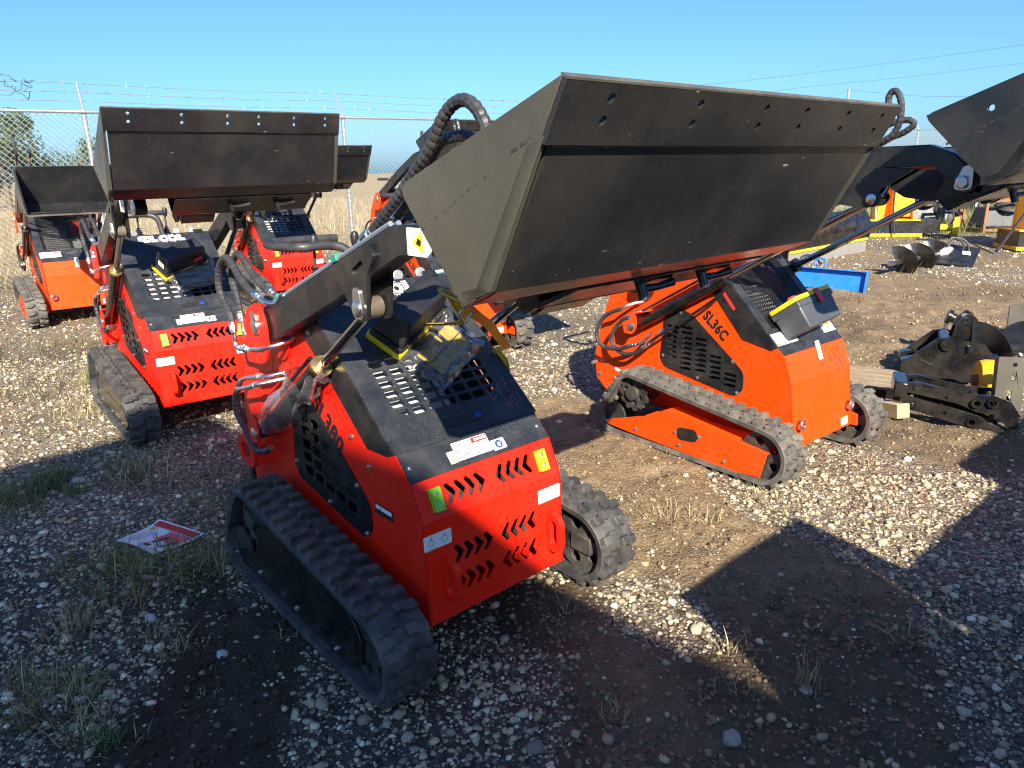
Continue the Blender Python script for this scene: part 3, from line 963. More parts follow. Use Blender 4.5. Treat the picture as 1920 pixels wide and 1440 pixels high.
    # --- hardware on the front
    if A:
        for sx in (-1, 1):
            M3 = FL @ Matrix.Translation((sx * 0.222, 0.145, 0)) @ Matrix(((0, 0, 1, 0), (0, 1, 0, 0), (-1, 0, 0, 0), (0, 0, 0, 1)))
            out = rrect(-0.074, 0.014, -0.072, 0.072, 0.042, 6)
            part('tow_loop', MB().prism(out, -0.010, 0.010, M3, [rrect(-0.052, -0.018, -0.046, 0.046, 0.0165, 5)]), body, root, 0.003)
            part('bumper_block', MB().prism(rrect(sx * 0.220 - 0.018, sx * 0.220 + 0.018, 0.024, 0.098, 0.003), 0.0005, 0.020, FU), 'block_green' if sx < 0 else 'block_yellow', root, 0.002)
            for s in (0.043, 0.079):
                bolt(root, FU @ Matrix.Translation((sx * 0.220, s, 0.0195)), 0.5)
            st = part('sticker', MB().prism(rrect(-0.290 if sx < 0 else 0.182, -0.187 if sx < 0 else 0.285, 0.252, 0.301, 0.004), 0.0006, 0.0012, FL), 'sticker_white', root)
            ic = MB()
            for cx in (-0.263, -0.214) if sx < 0 else (0.210, 0.258):
                M4 = FL @ Matrix.Translation((cx, 0.274, 0.0013))
                ic.add(*_ring(0.011, 0.0016), M4)
                ic.prism([(-0.003, 0.010), (-0.001, 0.010), (0.003, 0.020), (0.001, 0.020)], 0, 0.0004, M4)
            ic.prism([(-0.28, 0.255), (-0.245, 0.255), (-0.245, 0.2562), (-0.28, 0.2562)] if sx < 0 else [(0.24, 0.255), (0.276, 0.255), (0.276, 0.2562), (0.24, 0.2562)], 0.0013, 0.0017, FL)
            part('pictogram', ic, 'ink_black', st)
            for x in (sx * 0.265,):
                bolt(root, ST @ Matrix.Translation((x, 0.05, 0.003)), 0.6)
        # side tow loops at the rear
        for sx in (-1, 1):
            out = rrect(1.10, 1.27, 0.40, 0.53, 0.055, 6)
            part('tow_loop', MB().prism(out, *sorted((sx * 0.345, sx * 0.365)), BZ, [rrect(1.145, 1.232, 0.432, 0.498, 0.03, 5)]), body, root, 0.003)
            part('loop_mount', MB().box(*sorted((sx * 0.285, sx * 0.350)), 1.10, 1.14, 0.42, 0.50), body, root)
    else:
        for sx in (-1, 1):
            eb = MB()
            c = FL @ Vector((sx * 0.247, 0.125, 0.030))
            ring = [c + Vector((0.025 * math.cos(a), 0.004 * math.cos(a), 0.025 * math.sin(a))) for a in [2 * math.pi * k / 20 for k in range(20)]]
            eb.tube(ring, 0.0068, 9, closed=True)
            eb.tube([FL @ Vector((sx * 0.247, 0.105, 0.0)), FL @ Vector((sx * 0.247, 0.106, 0.03))], 0.008, 9)
            part('eye_bolt', eb, 'steel', root)
            bolt(root, HD @ Matrix.Translation((sx * 0.27, 0.02, 0.006)), 0.8)
    return root
def _ring(r, w, n=20):
    vs, fs = [], []
    for k in range(n):
        a = 2 * math.pi * k / n
        for rr in (r - w, r):
            vs.append((rr * math.cos(a), rr * math.sin(a), 0.0004))
    for k in range(n):
        l = (k + 1) % n
        fs.append((2 * k, 2 * k + 1, 2 * l + 1, 2 * l))
    return vs, fs
# ------------------------------------------------------------------ decals, hoses and fittings
TR = Matrix.Translation
RZ = lambda a: Matrix.Rotation(R(a), 4, 'Z')
HD_A, ST_A = frame((0.144, 0.727), (0.658, 1.165)), frame((0.070, 0.650), (0.144, 0.727))
FL_A, FU_A = frame((0, 0.195), (0.016, 0.534)), frame((0.016, 0.534), (0.070, 0.650))
HD_B, ST_B = frame((0.138, 0.665), (0.630, 1.160)), frame((0.097, 0.630), (0.138, 0.665))
FL_B, FU_B = frame((0, 0.160), (0.043, 0.493)), frame((0.043, 0.493), (0.097, 0.630))
def gear(c, r, n=9):
    out = []
    for k in range(n):
        a = 2 * math.pi * k / n
        for da, rr in ((-0.22, 0.84), (-0.16, 1.0), (0.16, 1.0), (0.22, 0.84)):
            out.append((c[0] + r * rr * math.cos(a + da), c[1] + r * rr * math.sin(a + da)))
    return out
def logo(root):
    M = HD_A @ TR((-0.01, 0.632, 0.0062))
    def word(offset, z, name, mat, grow):
        mb = text_mb('SDL', 0.062, M @ TR((-0.085, 0, z)), 0.0005, offset, 1.0, 0.0, 0.95)
        t2 = text_mb('L', 0.062, M @ TR((0.118, 0, z)), 0.0005, offset)
        mb.add(t2.v, t2.f)
        for cx in (0.015, 0.067):
            mb.prism(gear((cx, 0), 0.026 + grow), z - 0.00025, z + 0.00025, M, [circ(cx, 0, 0.011, 14)] if grow < 0.003 else [])
        return part(name, mb, mat, root)
    word(0.008, 0.0004, 'logo_outline', 'sticker_white', 0.009)
    word(0.005, 0.0010, 'logo_outline', 'ink_black', 0.0055)
    word(0.002, 0.0016, 'logo_lettering', 'sticker_white', 0.0)
def decals_A(root):
    logo(root)
    part('model_lettering', text_mb('SL380', 0.102, sideL(-0.2905) @ TR((-0.568, 0.718, 0.0006)) @ RZ(-39.4), 0.0006, 0.0046, 0.86, 0.0, 1.06), 'ink_black', root)
    # danger plate on the hood strip
    s = MB().prism(rrect(-0.094, 0.048, 0.020, 0.084, 0.004), 0.0034, 0.0040, ST_A)
    d = part('danger_sticker', s, 'sticker_white', root)
    part('danger_header', MB().prism([(-0.016, 0.064), (0.046, 0.064), (0.046, 0.082), (-0.016, 0.082)], 0.0041, 0.0045, ST_A), 'ink_red', d)
    part('danger_lettering', text_mb('DANGER', 0.0125, ST_A @ TR((0.020, 0.073, 0.0048)), 0.0003, 0.0005), 'sticker_white', d)
    wl = MB()
    for k in range(4):
        wl.prism([(-0.010, 0.052 - 0.007 * k), (0.040 - 0.006 * (k % 2), 0.052 - 0.007 * k), (0.040 - 0.006 * (k % 2), 0.0536 - 0.007 * k), (-0.010, 0.0536 - 0.007 * k)], 0.0041, 0.0044, ST_A)
    wl.prism([(-0.018, 0.022), (-0.0172, 0.022), (-0.0172, 0.082), (-0.018, 0.082)], 0.0041, 0.0044, ST_A)
    hand = [(-0.085, 0.050), (-0.066, 0.066), (-0.044, 0.070), (-0.028, 0.062), (-0.034, 0.050), (-0.048, 0.052), (-0.056, 0.040), (-0.062, 0.050), (-0.072, 0.046)]
    d2 = scribble([hand + [hand[0]], [(-0.084, 0.030), (-0.028, 0.030)], [(-0.078, 0.032), (-0.070, 0.040), (-0.064, 0.032), (-0.056, 0.038), (-0.048, 0.032), (-0.040, 0.038)]], ST_A @ TR((0, 0, 0.0040)), 0.0010)
    wl.add(d2.v, d2.f)
    part('danger_print', wl, 'ink_black', d)
    s2 = part('sticker', MB().prism(rrect(-0.124, -0.0965, 0.018, 0.060, 0.003), 0.0034, 0.0040, ST_A), 'sticker_white', root)
    part('pictogram', MB().prism([(-0.116, 0.024), (-0.104, 0.024), (-0.110, 0.036)], 0.0041, 0.0044, ST_A), 'ink_yellow', s2)
    s3 = part('sticker', MB().prism(rrect(0.0505, 0.106, 0.014, 0.052, 0.003), 0.0034, 0.0040, ST_A), 'sticker_white', root)
    part('pictogram', MB().prism(circ(0.079, 0.033, 0.015, 18), 0.0041, 0.0044, ST_A), 'ink_blue', s3)
    part('book_pictogram', MB().prism([(0.072, 0.026), (0.084, 0.024), (0.087, 0.038), (0.075, 0.041)], 0.0045, 0.0047, ST_A), 'sticker_white', s3)
    Ms = sideL(-0.2905)
    w = part('warning_sticker', MB().prism(rrect(-0.286, -0.178, 0.486, 0.523, 0.003), 0.0004, 0.0010, Ms), 'ink_black', root)
    part('warning_field', MB().prism(rrect(-0.280, -0.184, 0.503, 0.518, 0.002), 0.0011, 0.0014, Ms), 'sticker_white', w)
    part('warning_print', MB().prism([(-0.258, 0.506), (-0.245, 0.506), (-0.2515, 0.516)], 0.0015, 0.0018, Ms), 'ink_red', w)
    # arm warning plate
    Ma = sideL(-0.3622)
    a = part('arm_sticker', MB().prism(rrect(0.112, 0.215, 1.352, 1.420, 0.004), 0.0004, 0.0010, Ma), 'sticker_white', root)
    tri = part('hazard_triangle', MB().prism([(0.135, 1.386), (0.180, 1.360), (0.180, 1.412)], 0.0011, 0.0014, Ma), 'ink_yellow', a)
    part('hazard_print', MB().prism([(0.152, 1.382), (0.170, 1.376), (0.174, 1.390), (0.160, 1.396)], 0.0015, 0.0018, Ma), 'ink_black', tri)
    # hoses at the arm pivot
    def fitting(mb, a, b, r=0.014):
        a, b = Vector(a), Vector(b)
        mb.tube([a, a.lerp(b, 0.3)], r * 0.8, 10)
        mb.tube([a.lerp(b, 0.3), a.lerp(b, 0.75)], r, 6)
        mb.tube([a.lerp(b, 0.75), b], r * 0.85, 10)
    for x, pts, pipe in ((-0.375, [(0.835, 1.145), (0.90, 1.158), (0.977, 1.195), (1.044, 1.247), (1.10, 1.258), (1.167, 1.222), (1.205, 1.149), (1.18, 1.091), (1.125, 1.044), (1.108, 0.985)], [(1.108, 0.972), (1.112, 0.935), (1.090, 0.915), (1.00, 0.926), (0.80, 0.965), (0.77, 0.99)]),
                         (-0.315, [(0.855, 1.150), (0.921, 1.160), (1.013, 1.205), (1.089, 1.256), (1.146, 1.26), (1.205, 1.212), (1.222, 1.157), (1.19, 1.086), (1.175, 1.010)], [(1.172, 0.998), (1.165, 0.955), (1.10, 0.945), (1.03, 0.95)])):
        h = part('hose', hose(MB(), [(x, *p) for p in pts], 0.0135), 'hose_black', root)
        ft = MB()
        ft.tube(spline([(x, pts[0][0], pts[0][1]), (x, pts[0][0] - 0.06, pts[0][1] - 0.012), (x + 0.012, pts[0][0] - 0.12, pts[0][1] - 0.012), (x + 0.02, pts[0][0] - 0.16, pts[0][1] + 0.022)], 5), 0.0095, 10)
        fitting(ft, (x, pts[0][0] - 0.02, pts[0][1] - 0.004), (x, pts[0][0] + 0.025, pts[0][1] + 0.006), 0.017)
        part('hose_fitting', ft, 'steel', h)
        ft = MB()
        fitting(ft, (x, pts[-1][0], pts[-1][1] - 0.010), (x, pts[-1][0] + 0.006, pts[-1][1] + 0.030), 0.017)
        ft.tube(spline([(x, *p) for p in pipe[:-1]] + [(-0.288, *pipe[-1])], 5), 0.0085, 10)
        p = pipe[3]
        fitting(ft, (x, p[0] + 0.03, p[1] - 0.004), (x, p[0] - 0.03, p[1] + 0.006), 0.015)
        part('hose_fitting', ft, 'steel', h)
    for x, pts in ((-0.372, [(0.99, 0.785), (1.10, 0.752), (1.165, 0.735), (1.21, 0.68), (1.205, 0.621), (1.145, 0.575), (1.09, 0.535), (1.03, 0.512), (0.95, 0.530), (0.90, 0.56)]),
                   (-0.342, [(1.02, 0.808), (1.15, 0.775), (1.21, 0.750), (1.243, 0.70), (1.225, 0.62), (1.21, 0.50), (1.20, 0.36), (1.19, 0.28)])):
        h = part('hose', hose(MB(), [(x, *p) for p in pts[2:]], 0.0125), 'hose_black', root)
        ft = MB().tube(spline([(-0.288, 0.88, pts[0][1] + 0.035), (x, 0.93, pts[0][1] + 0.02)] + [(x, *p) for p in pts[:3]], 5), 0.0085, 10)
        fitting(ft, (x, pts[0][0] + 0.02, pts[0][1] - 0.006), (x, pts[0][0] - 0.04, pts[0][1] + 0.012), 0.014)
        part('hose_fitting', ft, 'steel', h)
    # bucket hoses rising over the arm
    for x, pts, r in ((-0.335, [(0.10, 1.395), (0.04, 1.435), (-0.06, 1.502), (-0.125, 1.552), (-0.190, 1.600), (-0.238, 1.655), (-0.285, 1.688), (-0.335, 1.692), (-0.38, 1.66), (-0.41, 1.60), (-0.42, 1.50)], 0.0150),
                      (-0.285, [(0.05, 1.435), (0.0, 1.468), (-0.06, 1.520), (-0.115, 1.572), (-0.160, 1.612), (-0.211, 1.624), (-0.28, 1.62), (-0.36, 1.56)], 0.0140)):
        h = part('hose', hose(MB(), [(x, *p) for p in pts], r), 'hose_black', root)
        ft = MB()
        fitting(ft, (x, pts[0][0] + 0.055, pts[0][1] - 0.032), (x, pts[0][0] - 0.01, pts[0][1] + 0.006), 0.019)
        ft.tube([(x, pts[0][0] + 0.05, pts[0][1] - 0.03), (x, pts[0][0] + 0.16, pts[0][1] - 0.075)], 0.009, 10)
        part('hose_fitting', ft, 'steel', h)
    for p in ((0.405, 0.715), (0.300, 0.640)):
        bolt(root, sideL(-0.2905) @ TR((-p[0], p[1], 0)), 0.9)
    bolt(root, sideL(-0.2955) @ TR((-0.63, 1.035, 0)), 0.9)
def decals_B(root):
    part('model_lettering', text_mb('SL36C', 0.082, sideL(-0.2905) @ TR((-0.506, 0.722, 0.0006)) @ RZ(-39), 0.0006, 0.0036, 0.78, 0.0, 1.08), 'ink_black', root)
    a = part('sticker', MB().prism(rrect(-0.283, -0.095, 0.004, 0.076, 0.004), 0.0064, 0.0070, HD_B), 'sticker_white', root)
    pr = MB().prism([(-0.155, 0.060), (-0.105, 0.060), (-0.105, 0.072), (-0.155, 0.072)], 0.0071, 0.0074, HD_B)
    part('sticker_print', pr, 'ink_red', a)
    pr = scribble([[(-0.27, 0.03), (-0.24, 0.05), (-0.22, 0.035), (-0.20, 0.045)], [(-0.27, 0.018), (-0.20, 0.018)], [(-0.16, 0.045), (-0.11, 0.045)], [(-0.16, 0.035), (-0.12, 0.035)]], HD_B @ TR((0, 0, 0.0070)), 0.0009)
    part('sticker_print', pr, 'ink_grey', a)
    a = part('sticker', MB().prism(rrect(0.165, 0.283, 0.004, 0.066, 0.004), 0.0064, 0.0070, HD_B), 'sticker_white', root)
    part('sticker_print', MB().prism([(0.205, 0.045), (0.265, 0.045), (0.265, 0.060), (0.205, 0.060)], 0.0071, 0.0074, HD_B), 'ink_orange', a)
    t = part('hang_tag', MB().prism(rrect(0.005, 0.045, 0.075, 0.175, 0.004), 0.0035, 0.0042, FU_B), 'sticker_white', root)
    part('tag_print', MB().prism(rpoly([(0.018, 0.118), (0.028, 0.112), (0.032, 0.140), (0.020, 0.148)], 0.004), 0.0043, 0.0046, FU_B), 'ink_orange', t)
    part('tag_lettering', text_mb('T', 0.024, FU_B @ TR((0.028, 0.094, 0.0046)), 0.0003, 0.0006), 'ink_black', t)
    a = part('sticker', MB().prism(rrect(0.185, 0.255, 0.012, 0.058, 0.003), 0.0004, 0.0010, FL_B), 'sticker_white', root)
    part('sticker_print', scribble([[(0.195, 0.022), (0.198, 0.048), (0.212, 0.030)], [(0.225, 0.024), (0.245, 0.024), (0.245, 0.046), (0.225, 0.046), (0.225, 0.024)]], FL_B @ TR((0, 0, 0.0009)), 0.0009), 'ink_grey', a)
    for x, pts in ((-0.385, [(1.095, 0.750), (1.176, 0.718), (1.250, 0.665), (1.293, 0.581), (1.272, 0.518), (1.207, 0.496), (1.106, 0.508), (1.02, 0.54)]),
                   (-0.372, [(1.045, 0.706), (1.101, 0.678), (1.163, 0.61), (1.183, 0.552), (1.153, 0.505), (1.081, 0.479), (0.997, 0.497), (0.93, 0.545)])):
        h = part('hose', hose(MB(), [(x, *p) for p in pts], 0.0130), 'hose_black', root)
        ft = MB()
        a, b = Vector((-0.288, pts[0][0] - 0.085, pts[0][1] + 0.045)), Vector((x, *pts[0]))
        ft.tube([a, a.lerp(b, 0.25)], 0.013, 6)
        ft.tube(spline([a, a.lerp(b, 0.6) + Vector((-0.015, 0, 0.006)), b, Vector((x, pts[1][0], pts[1][1])).lerp(b, 0.6)], 4), 0.0095, 10)
        part('hose_fitting', ft, 'steel', h)
        ft = MB()
        e, d = Vector((x, *pts[-1])), Vector((0, pts[-1][0] - pts[-2][0], pts[-1][1] - pts[-2][1])).normalized()
        ft.tube([e - d * 0.01, e + d * 0.05], 0.012, 10)
        ft.tube([e + d * 0.01, e + d * 0.03], 0.0145, 6)
        ft.tube(spline([e + d * 0.05, e + d * 0.08, e + d * 0.12 + Vector((0.02, 0, 0.02)), e + d * 0.13 + Vector((0.03, -0.01, 0.05))], 4), 0.0085, 9)
        part('hose_fitting', ft, 'steel', h)
    part('oil_line', MB().tube(spline([(-0.375, 0.90, 0.57), (-0.378, 0.836, 0.618), (-0.372, 0.744, 0.683), (-0.362, 0.60, 0.785), (-0.352, 0.45, 0.90), (-0.345, 0.40, 0.97)], 6), 0.008, 9), 'gloss_black', root)
    # steel line from the cylinder to the arm
    part('oil_line', MB().tube(spline([(-0.365, 0.42, 1.075), (-0.365, 0.20, 1.165), (-0.365, 0.05, 1.235), (-0.365, -0.10, 1.305), (-0.365, -0.30, 1.400), (-0.365, -0.335, 1.425), (-0.365, -0.340, 1.455), (-0.365, -0.325, 1.49)], 6), 0.0075, 9), 'chrome', root)
    for x, pts in ((-0.345, [(-0.262, 1.612), (-0.290, 1.625), (-0.325, 1.648), (-0.345, 1.693), (-0.345, 1.755), (-0.330, 1.800), (-0.308, 1.815), (-0.292, 1.795), (-0.296, 1.76), (-0.325, 1.735)]),
                   (-0.235, [(-0.27, 1.640), (-0.315, 1.655), (-0.355, 1.685), (-0.335, 1.705), (-0.29, 1.703), (-0.25, 1.690)])):
        h = part('hose', hose(MB(), [(x, *p) for p in pts], 0.0135), 'hose_black', root)
        e = Vector((x, *pts[0]))
        part('hose_fitting', MB().tube([e + Vector((0, -0.005, 0.004)), e + Vector((0, 0.045, -0.025))], 0.0155, 6).tube([e + Vector((0, 0.03, -0.018)), e + Vector((0, 0.12, -0.055))], 0.0095, 10), 'steel', h)
    bolt(root, sideL(-0.2905) @ TR((-1.353, 0.285, 0)), 0.9)
    part('drain_stud', MB().tube([(-0.288, 1.372, 0.366), (-0.335, 1.378, 0.360)], 0.012, 10), 'steel', root)
    M = sideL(-0.2905)
    part('sticker', MB().prism([rot2(p, (-1.20, 0.34), R(-12)) for p in rrect(-1.225, -1.175, 0.33, 0.35, 0.002)], 0.0004, 0.001, M), 'sticker_white', root)
# ------------------------------------------------------------------ ground
def ray(px, py):
    return (_r2 * ((px - 960) / FPX) - _u2 * ((py - 720) / FPX) + _f)
def at(px, py, Y):
    d = ray(px, py)
    t = Y / d.y
    return Vector((d.x * t, Y, CAM_H + d.z * t))
def gp(px, py):
    z = 0.0
    for _ in range(25):
        d = ray(px, py)
        t = (z - CAM_H) / d.z
        z = zg(d.y * t)
    return Vector((d.x * t, d.y * t, z))
def _hash(ix, iy, seed):
    h = (ix.astype(np.int64) * 374761393 + iy.astype(np.int64) * 668265263 + seed * 1442695041) & 0x7fffffff
    h = ((h ^ (h >> 13)) * 1274126177) & 0x7fffffff
    return ((h ^ (h >> 16)) & 0xffff) / 65535.0
def vnoise(x, y, seed=0):
    ix, iy = np.floor(x), np.floor(y)
    fx, fy = x - ix, y - iy
    fx, fy = fx * fx * (3 - 2 * fx), fy * fy * (3 - 2 * fy)
    a, b = _hash(ix, iy, seed), _hash(ix + 1, iy, seed)
    c, d = _hash(ix, iy + 1, seed), _hash(ix + 1, iy + 1, seed)
    return (a * (1 - fx) + b * fx) * (1 - fy) + (c * (1 - fx) + d * fx) * fy
def fbm(x, y, f, o=4, seed=0, g=0.5):
    s, a, n = 0, 1, 0
    for k in range(o):
        s = s + a * vnoise(x * f + 17.3 * k, y * f - 9.1 * k, seed + k)
        n += a
        a *= g
        f *= 2.03
    return s / n
SOIL = [(330, 1100, .22), (400, 1180, .24), (420, 1290, .26), (350, 1380, .26), (470, 1430, .2), (1060, 1180, .24), (1180, 1290, .30), (1270, 1390, .30), (1120, 1420, .26), (1420, 1130, .36), (1560, 1240, .34), (1650, 1180, .22), (1250, 900, .42), (1130, 880, .34), (1380, 1000, .36), (1060, 800, .45), (1200, 1020, .30), (1750, 660, .7), (1830, 560, 1.0), (1700, 790, .45), (1560, 600, .9), (1010, 1120, .16), (1820, 840, .4), (1650, 540, .9), (1480, 1380, .3), (1760, 1330, .25), (1500, 1050, .28), (620, 1160, .2)]
GRAV = [(1240, 1140, .17), (1310, 1190, .14), (1600, 930, .42), (1760, 990, .35), (900, 1360, .4), (700, 1400, .3), (100, 1200, .5), (150, 850, .7), (1000, 690, .55), (1060, 650, .5), (1450, 930, .25), (1800, 1200, .22), (1880, 1350, .2)]
SOIL = [(gp(a, b), r) for a, b, r in SOIL]
GRAV = [(gp(a, b), r) for a, b, r in GRAV]
FEN_A, FEN_D = Vector((-6.276, 9.581, 0)), Vector((5.816, 4.042, 0)).normalized()
FEN_N = Vector((-FEN_D.y, FEN_D.x, 0))
def soil_mask(x, y):
    s = (fbm(x, y, 0.9, 4, 3) - 0.5) * 2.2
    for p, r in SOIL:
        s = s + 1.25 * np.exp(-(((x - p.x) ** 2 + (y - p.y) ** 2) / r ** 2))
    for p, r in GRAV:
        s = s - 1.5 * np.exp(-(((x - p.x) ** 2 + (y - p.y) ** 2) / r ** 2))
    s = s + (fbm(x, y, 6.0, 3, 11) - 0.5) * 1.1
    return 1 / (1 + np.exp(-(s - 0.25) * 5))
def field_mask(x, y):
    d = (x - FEN_A.x) * FEN_N.x + (y - FEN_A.y) * FEN_N.y
    return np.clip((d - 0.2) / 0.8, 0, 1)
def base_z(y):
    return np.clip(0.030 * (y - 3.5), 0.0, 0.26)
def ground_z(x, y, s=None, fine=True):
    z = base_z(y) - np.clip((y - 26) * 0.01, 0, 0.30)
    if s is None:
        s = soil_mask(x, y)
    near = np.clip((14 - y) / 6, 0, 1)
    z = z + near * ((fbm(x, y, 1.1, 3, 21) - 0.5) * 0.05 + s * (fbm(x, y, 7, 4, 31, 0.6) - 0.42) * 0.075 + (1 - s) * (fbm(x, y, 14, 3, 41) - 0.5) * 0.020)
    # faint grouser marks left by tracks
    for (ax, ay), w in TRAILS:
        u = (x - ax) * 0.656 + (y - ay) * -0.755
        v = (x - ax) * 0.755 + (y - ay) * 0.656
        band = np.clip(1.3 - np.abs(v) / 0.095, 0, 1) * np.clip(1 - np.abs(u) / w, 0, 1)
        z = z + near * s * band * (0.013 * np.sin((u + 0.25 * np.abs(v)) * 2 * math.pi / 0.068) - 0.012)
    return z - 0.006
TRAILS = [((gp(a, b).x, gp(a, b).y), w) for a, b, w in ((1190, 960, 1.1), (1330, 1010, 1.0), (1500, 1150, 0.9), (380, 1250, 0.7), (1130, 1330, 0.6))]
def graded(lo, hi, c0, c1, fine, grow, cap):
    out = list(np.arange(c0, c1, fine))
    s, v = fine, c1
    while v < hi:
        out.append(v); s = min(s * grow, cap); v += s
    s, v = fine, c0
    left = []
    while v > lo:
        s = min(s * grow, cap); v -= s
        left.append(v)
    return np.array(left[::-1] + out)
def np_mesh(name, verts, faces_flat, n_per, mat, attrs=(), smooth=True):
    me = bpy.data.meshes.new(name)
    nf = len(faces_flat) // n_per
    me.vertices.add(len(verts))
    me.vertices.foreach_set('co', np.asarray(verts, np.float32).ravel())
    me.loops.add(len(faces_flat))
    me.loops.foreach_set('vertex_index', np.asarray(faces_flat, np.int32))
    me.polygons.add(nf)
    me.polygons.foreach_set('loop_start', np.arange(0, nf * n_per, n_per, dtype=np.int32))
    me.update(calc_edges=True)
    if smooth:
        me.polygons.foreach_set('use_smooth', np.ones(nf, bool))
    for an, typ, data in attrs:
        at_ = me.attributes.new(an, typ, 'POINT')
        if typ == 'FLOAT':
            at_.data.foreach_set('value', np.asarray(data, np.float32))
        else:
            at_.data.foreach_set('color', np.asarray(data, np.float32).ravel())
    me.materials.append(mat)
    return me
def ground_material():
    m, t, b = _nodes('ground')
    co = objco(t)
    A = lambda n: N(t, 'ShaderNodeAttribute', attribute_name=n).outputs['Fac']
    v = N(t, 'ShaderNodeTexVoronoi')
    v.inputs['Scale'].default_value = 62
    t.links.new(co, v.inputs['Vector'])
    sep = N(t, 'ShaderNodeSeparateColor')
    t.links.new(v.outputs['Color'], sep.inputs[0])
    stone = ramp(t, sep.outputs[0], ((0.0, (0.10, 0.08, 0.06)), (0.30, (0.23, 0.185, 0.13)), (0.62, (0.38, 0.315, 0.225)), (0.88, (0.52, 0.45, 0.34)), (1.0, (0.66, 0.60, 0.50))))
    edge = ramp(t, v.outputs['Distance'], ((0.25, (1, 1, 1)), (0.60, (0.30, 0.27, 0.24))))
    grav = mixc(t, 1.0, stone, edge, 'MULTIPLY')
    fine = ramp(t, noise(t, 240, 3, 0.7, co), ((0.35, (0.11, 0.085, 0.06)), (0.7, (0.32, 0.265, 0.19))))
    grav = mixc(t, ramp(t, noise(t, 26, 3, 0.6, co), ((0.46, (0, 0, 0)), (0.60, (1, 1, 1)))), grav, fine)
    sn = noise(t, 9, 6, 0.7, co)
    soil = ramp(t, sn, ((0.28, (0.13, 0.092, 0.054)), (0.55, (0.24, 0.172, 0.10)), (0.8, (0.34, 0.26, 0.165))))
    soil = mixc(t, 0.6, soil, ramp(t, noise(t, 120, 3, 0.7, co), ((0.3, (0.45, 0.45, 0.45)), (0.7, (1.25, 1.25, 1.25)))), 'MULTIPLY')
    soil = mixc(t, A('wet_shade'), soil, (0.030, 0.024, 0.020))
    mask = ramp(t, A('soil'), ((0.35, (0, 0, 0)), (0.62, (1, 1, 1))))
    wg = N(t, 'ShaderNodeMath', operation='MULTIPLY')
    t.links.new(A('wet_shade'), wg.inputs[0])
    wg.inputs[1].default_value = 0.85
    grav = mixc(t, wg.outputs[0], grav, (0.040, 0.034, 0.030))  # shade between the stones put into the gravel colour, along with damp
    c = mixc(t, mask, grav, soil)
    straw = ramp(t, noise(t, 5.0, 7, 0.75, co), ((0.3, (0.16, 0.11, 0.05)), (0.5, (0.34, 0.25, 0.12)), (0.72, (0.52, 0.42, 0.24))))
    c = mixc(t, A('field'), c, straw)
    grass = ramp(t, noise(t, 3.5, 6, 0.7, co), ((0.3, (0.06, 0.07, 0.02)), (0.6, (0.15, 0.15, 0.05)), (0.8, (0.28, 0.23, 0.10))))
    c = mixc(t, A('turf'), c, grass)
    t.links.new(c, b.inputs['Base Color'])
    b.inputs['Roughness'].default_value = 0.92
    b.inputs['Specular IOR Level'].default_value = 0.25
    h = mixc(t, 0.5, ramp(t, v.outputs['Distance'], ((0.0, (1, 1, 1)), (0.7, (0, 0, 0)))), noise(t, 90, 5, 0.7, co))
    bump(t, b, h, 0.9, 0.012)
    return m
xs = graded(-420, 420, -3.6, 4.2, 0.027, 1.09, 30)
ys = graded(-30, 900, 1.0, 6.6, 0.027, 1.07, 30)
X, Y = np.meshgrid(xs, ys)
S = soil_mask(X, Y)
FM = field_mask(X, Y)
turf = np.clip((Y - 12.3 + (fbm(X, Y, 0.5, 3, 5) - 0.5) * 3) / 1.5, 0, 1) * np.clip((X - 4) / 2, 0, 1)
turf = np.maximum(turf, np.clip((fbm(X, Y, 0.7, 4, 77) - 0.60) * 6, 0, 0.75) * np.clip((Y - 5) / 2, 0, 1) * np.clip((-0.5 - X) / 2, 0, 1))
wet_shade = np.clip((0.45 - X) / 0.5, 0, 1) * np.clip((3.3 - Y) / 0.7, 0, 1) * 0.85  # near-left ground: damp soil, darkened further to imitate shade between stones
wet_shade = np.maximum(wet_shade, np.clip((2.55 - Y) / 0.5, 0, 1) * 0.55 * np.clip((X - 0.3) / 0.3, 0, 1))  # lower right: dark soil with shade painted in, milder
wet_shade = np.maximum(wet_shade, np.clip((fbm(X, Y, 1.3, 3, 61) - 0.58) * 4, 0, 0.3))
Z = ground_z(X, Y, S) + 0.06 * FM * (fbm(X, Y, 2.5, 3, 8) - 0.3) * np.clip(40 - Y, 0, 1)
ny, nx = X.shape
idx = np.arange(ny * nx).reshape(ny, nx)
faces = np.stack([idx[:-1, :-1], idx[:-1, 1:], idx[1:, 1:], idx[1:, :-1]], -1).reshape(-1)
gm = np_mesh('ground', np.stack([X, Y, Z], -1).reshape(-1, 3), faces, 4, ground_material(), (('soil', 'FLOAT', (S * (1 - FM)).ravel()), ('field', 'FLOAT', FM.ravel()), ('turf', 'FLOAT', (turf * (1 - FM)).ravel()), ('wet_shade', 'FLOAT', wet_shade.ravel())))
tag(link('ground', gm, None), kind='structure')

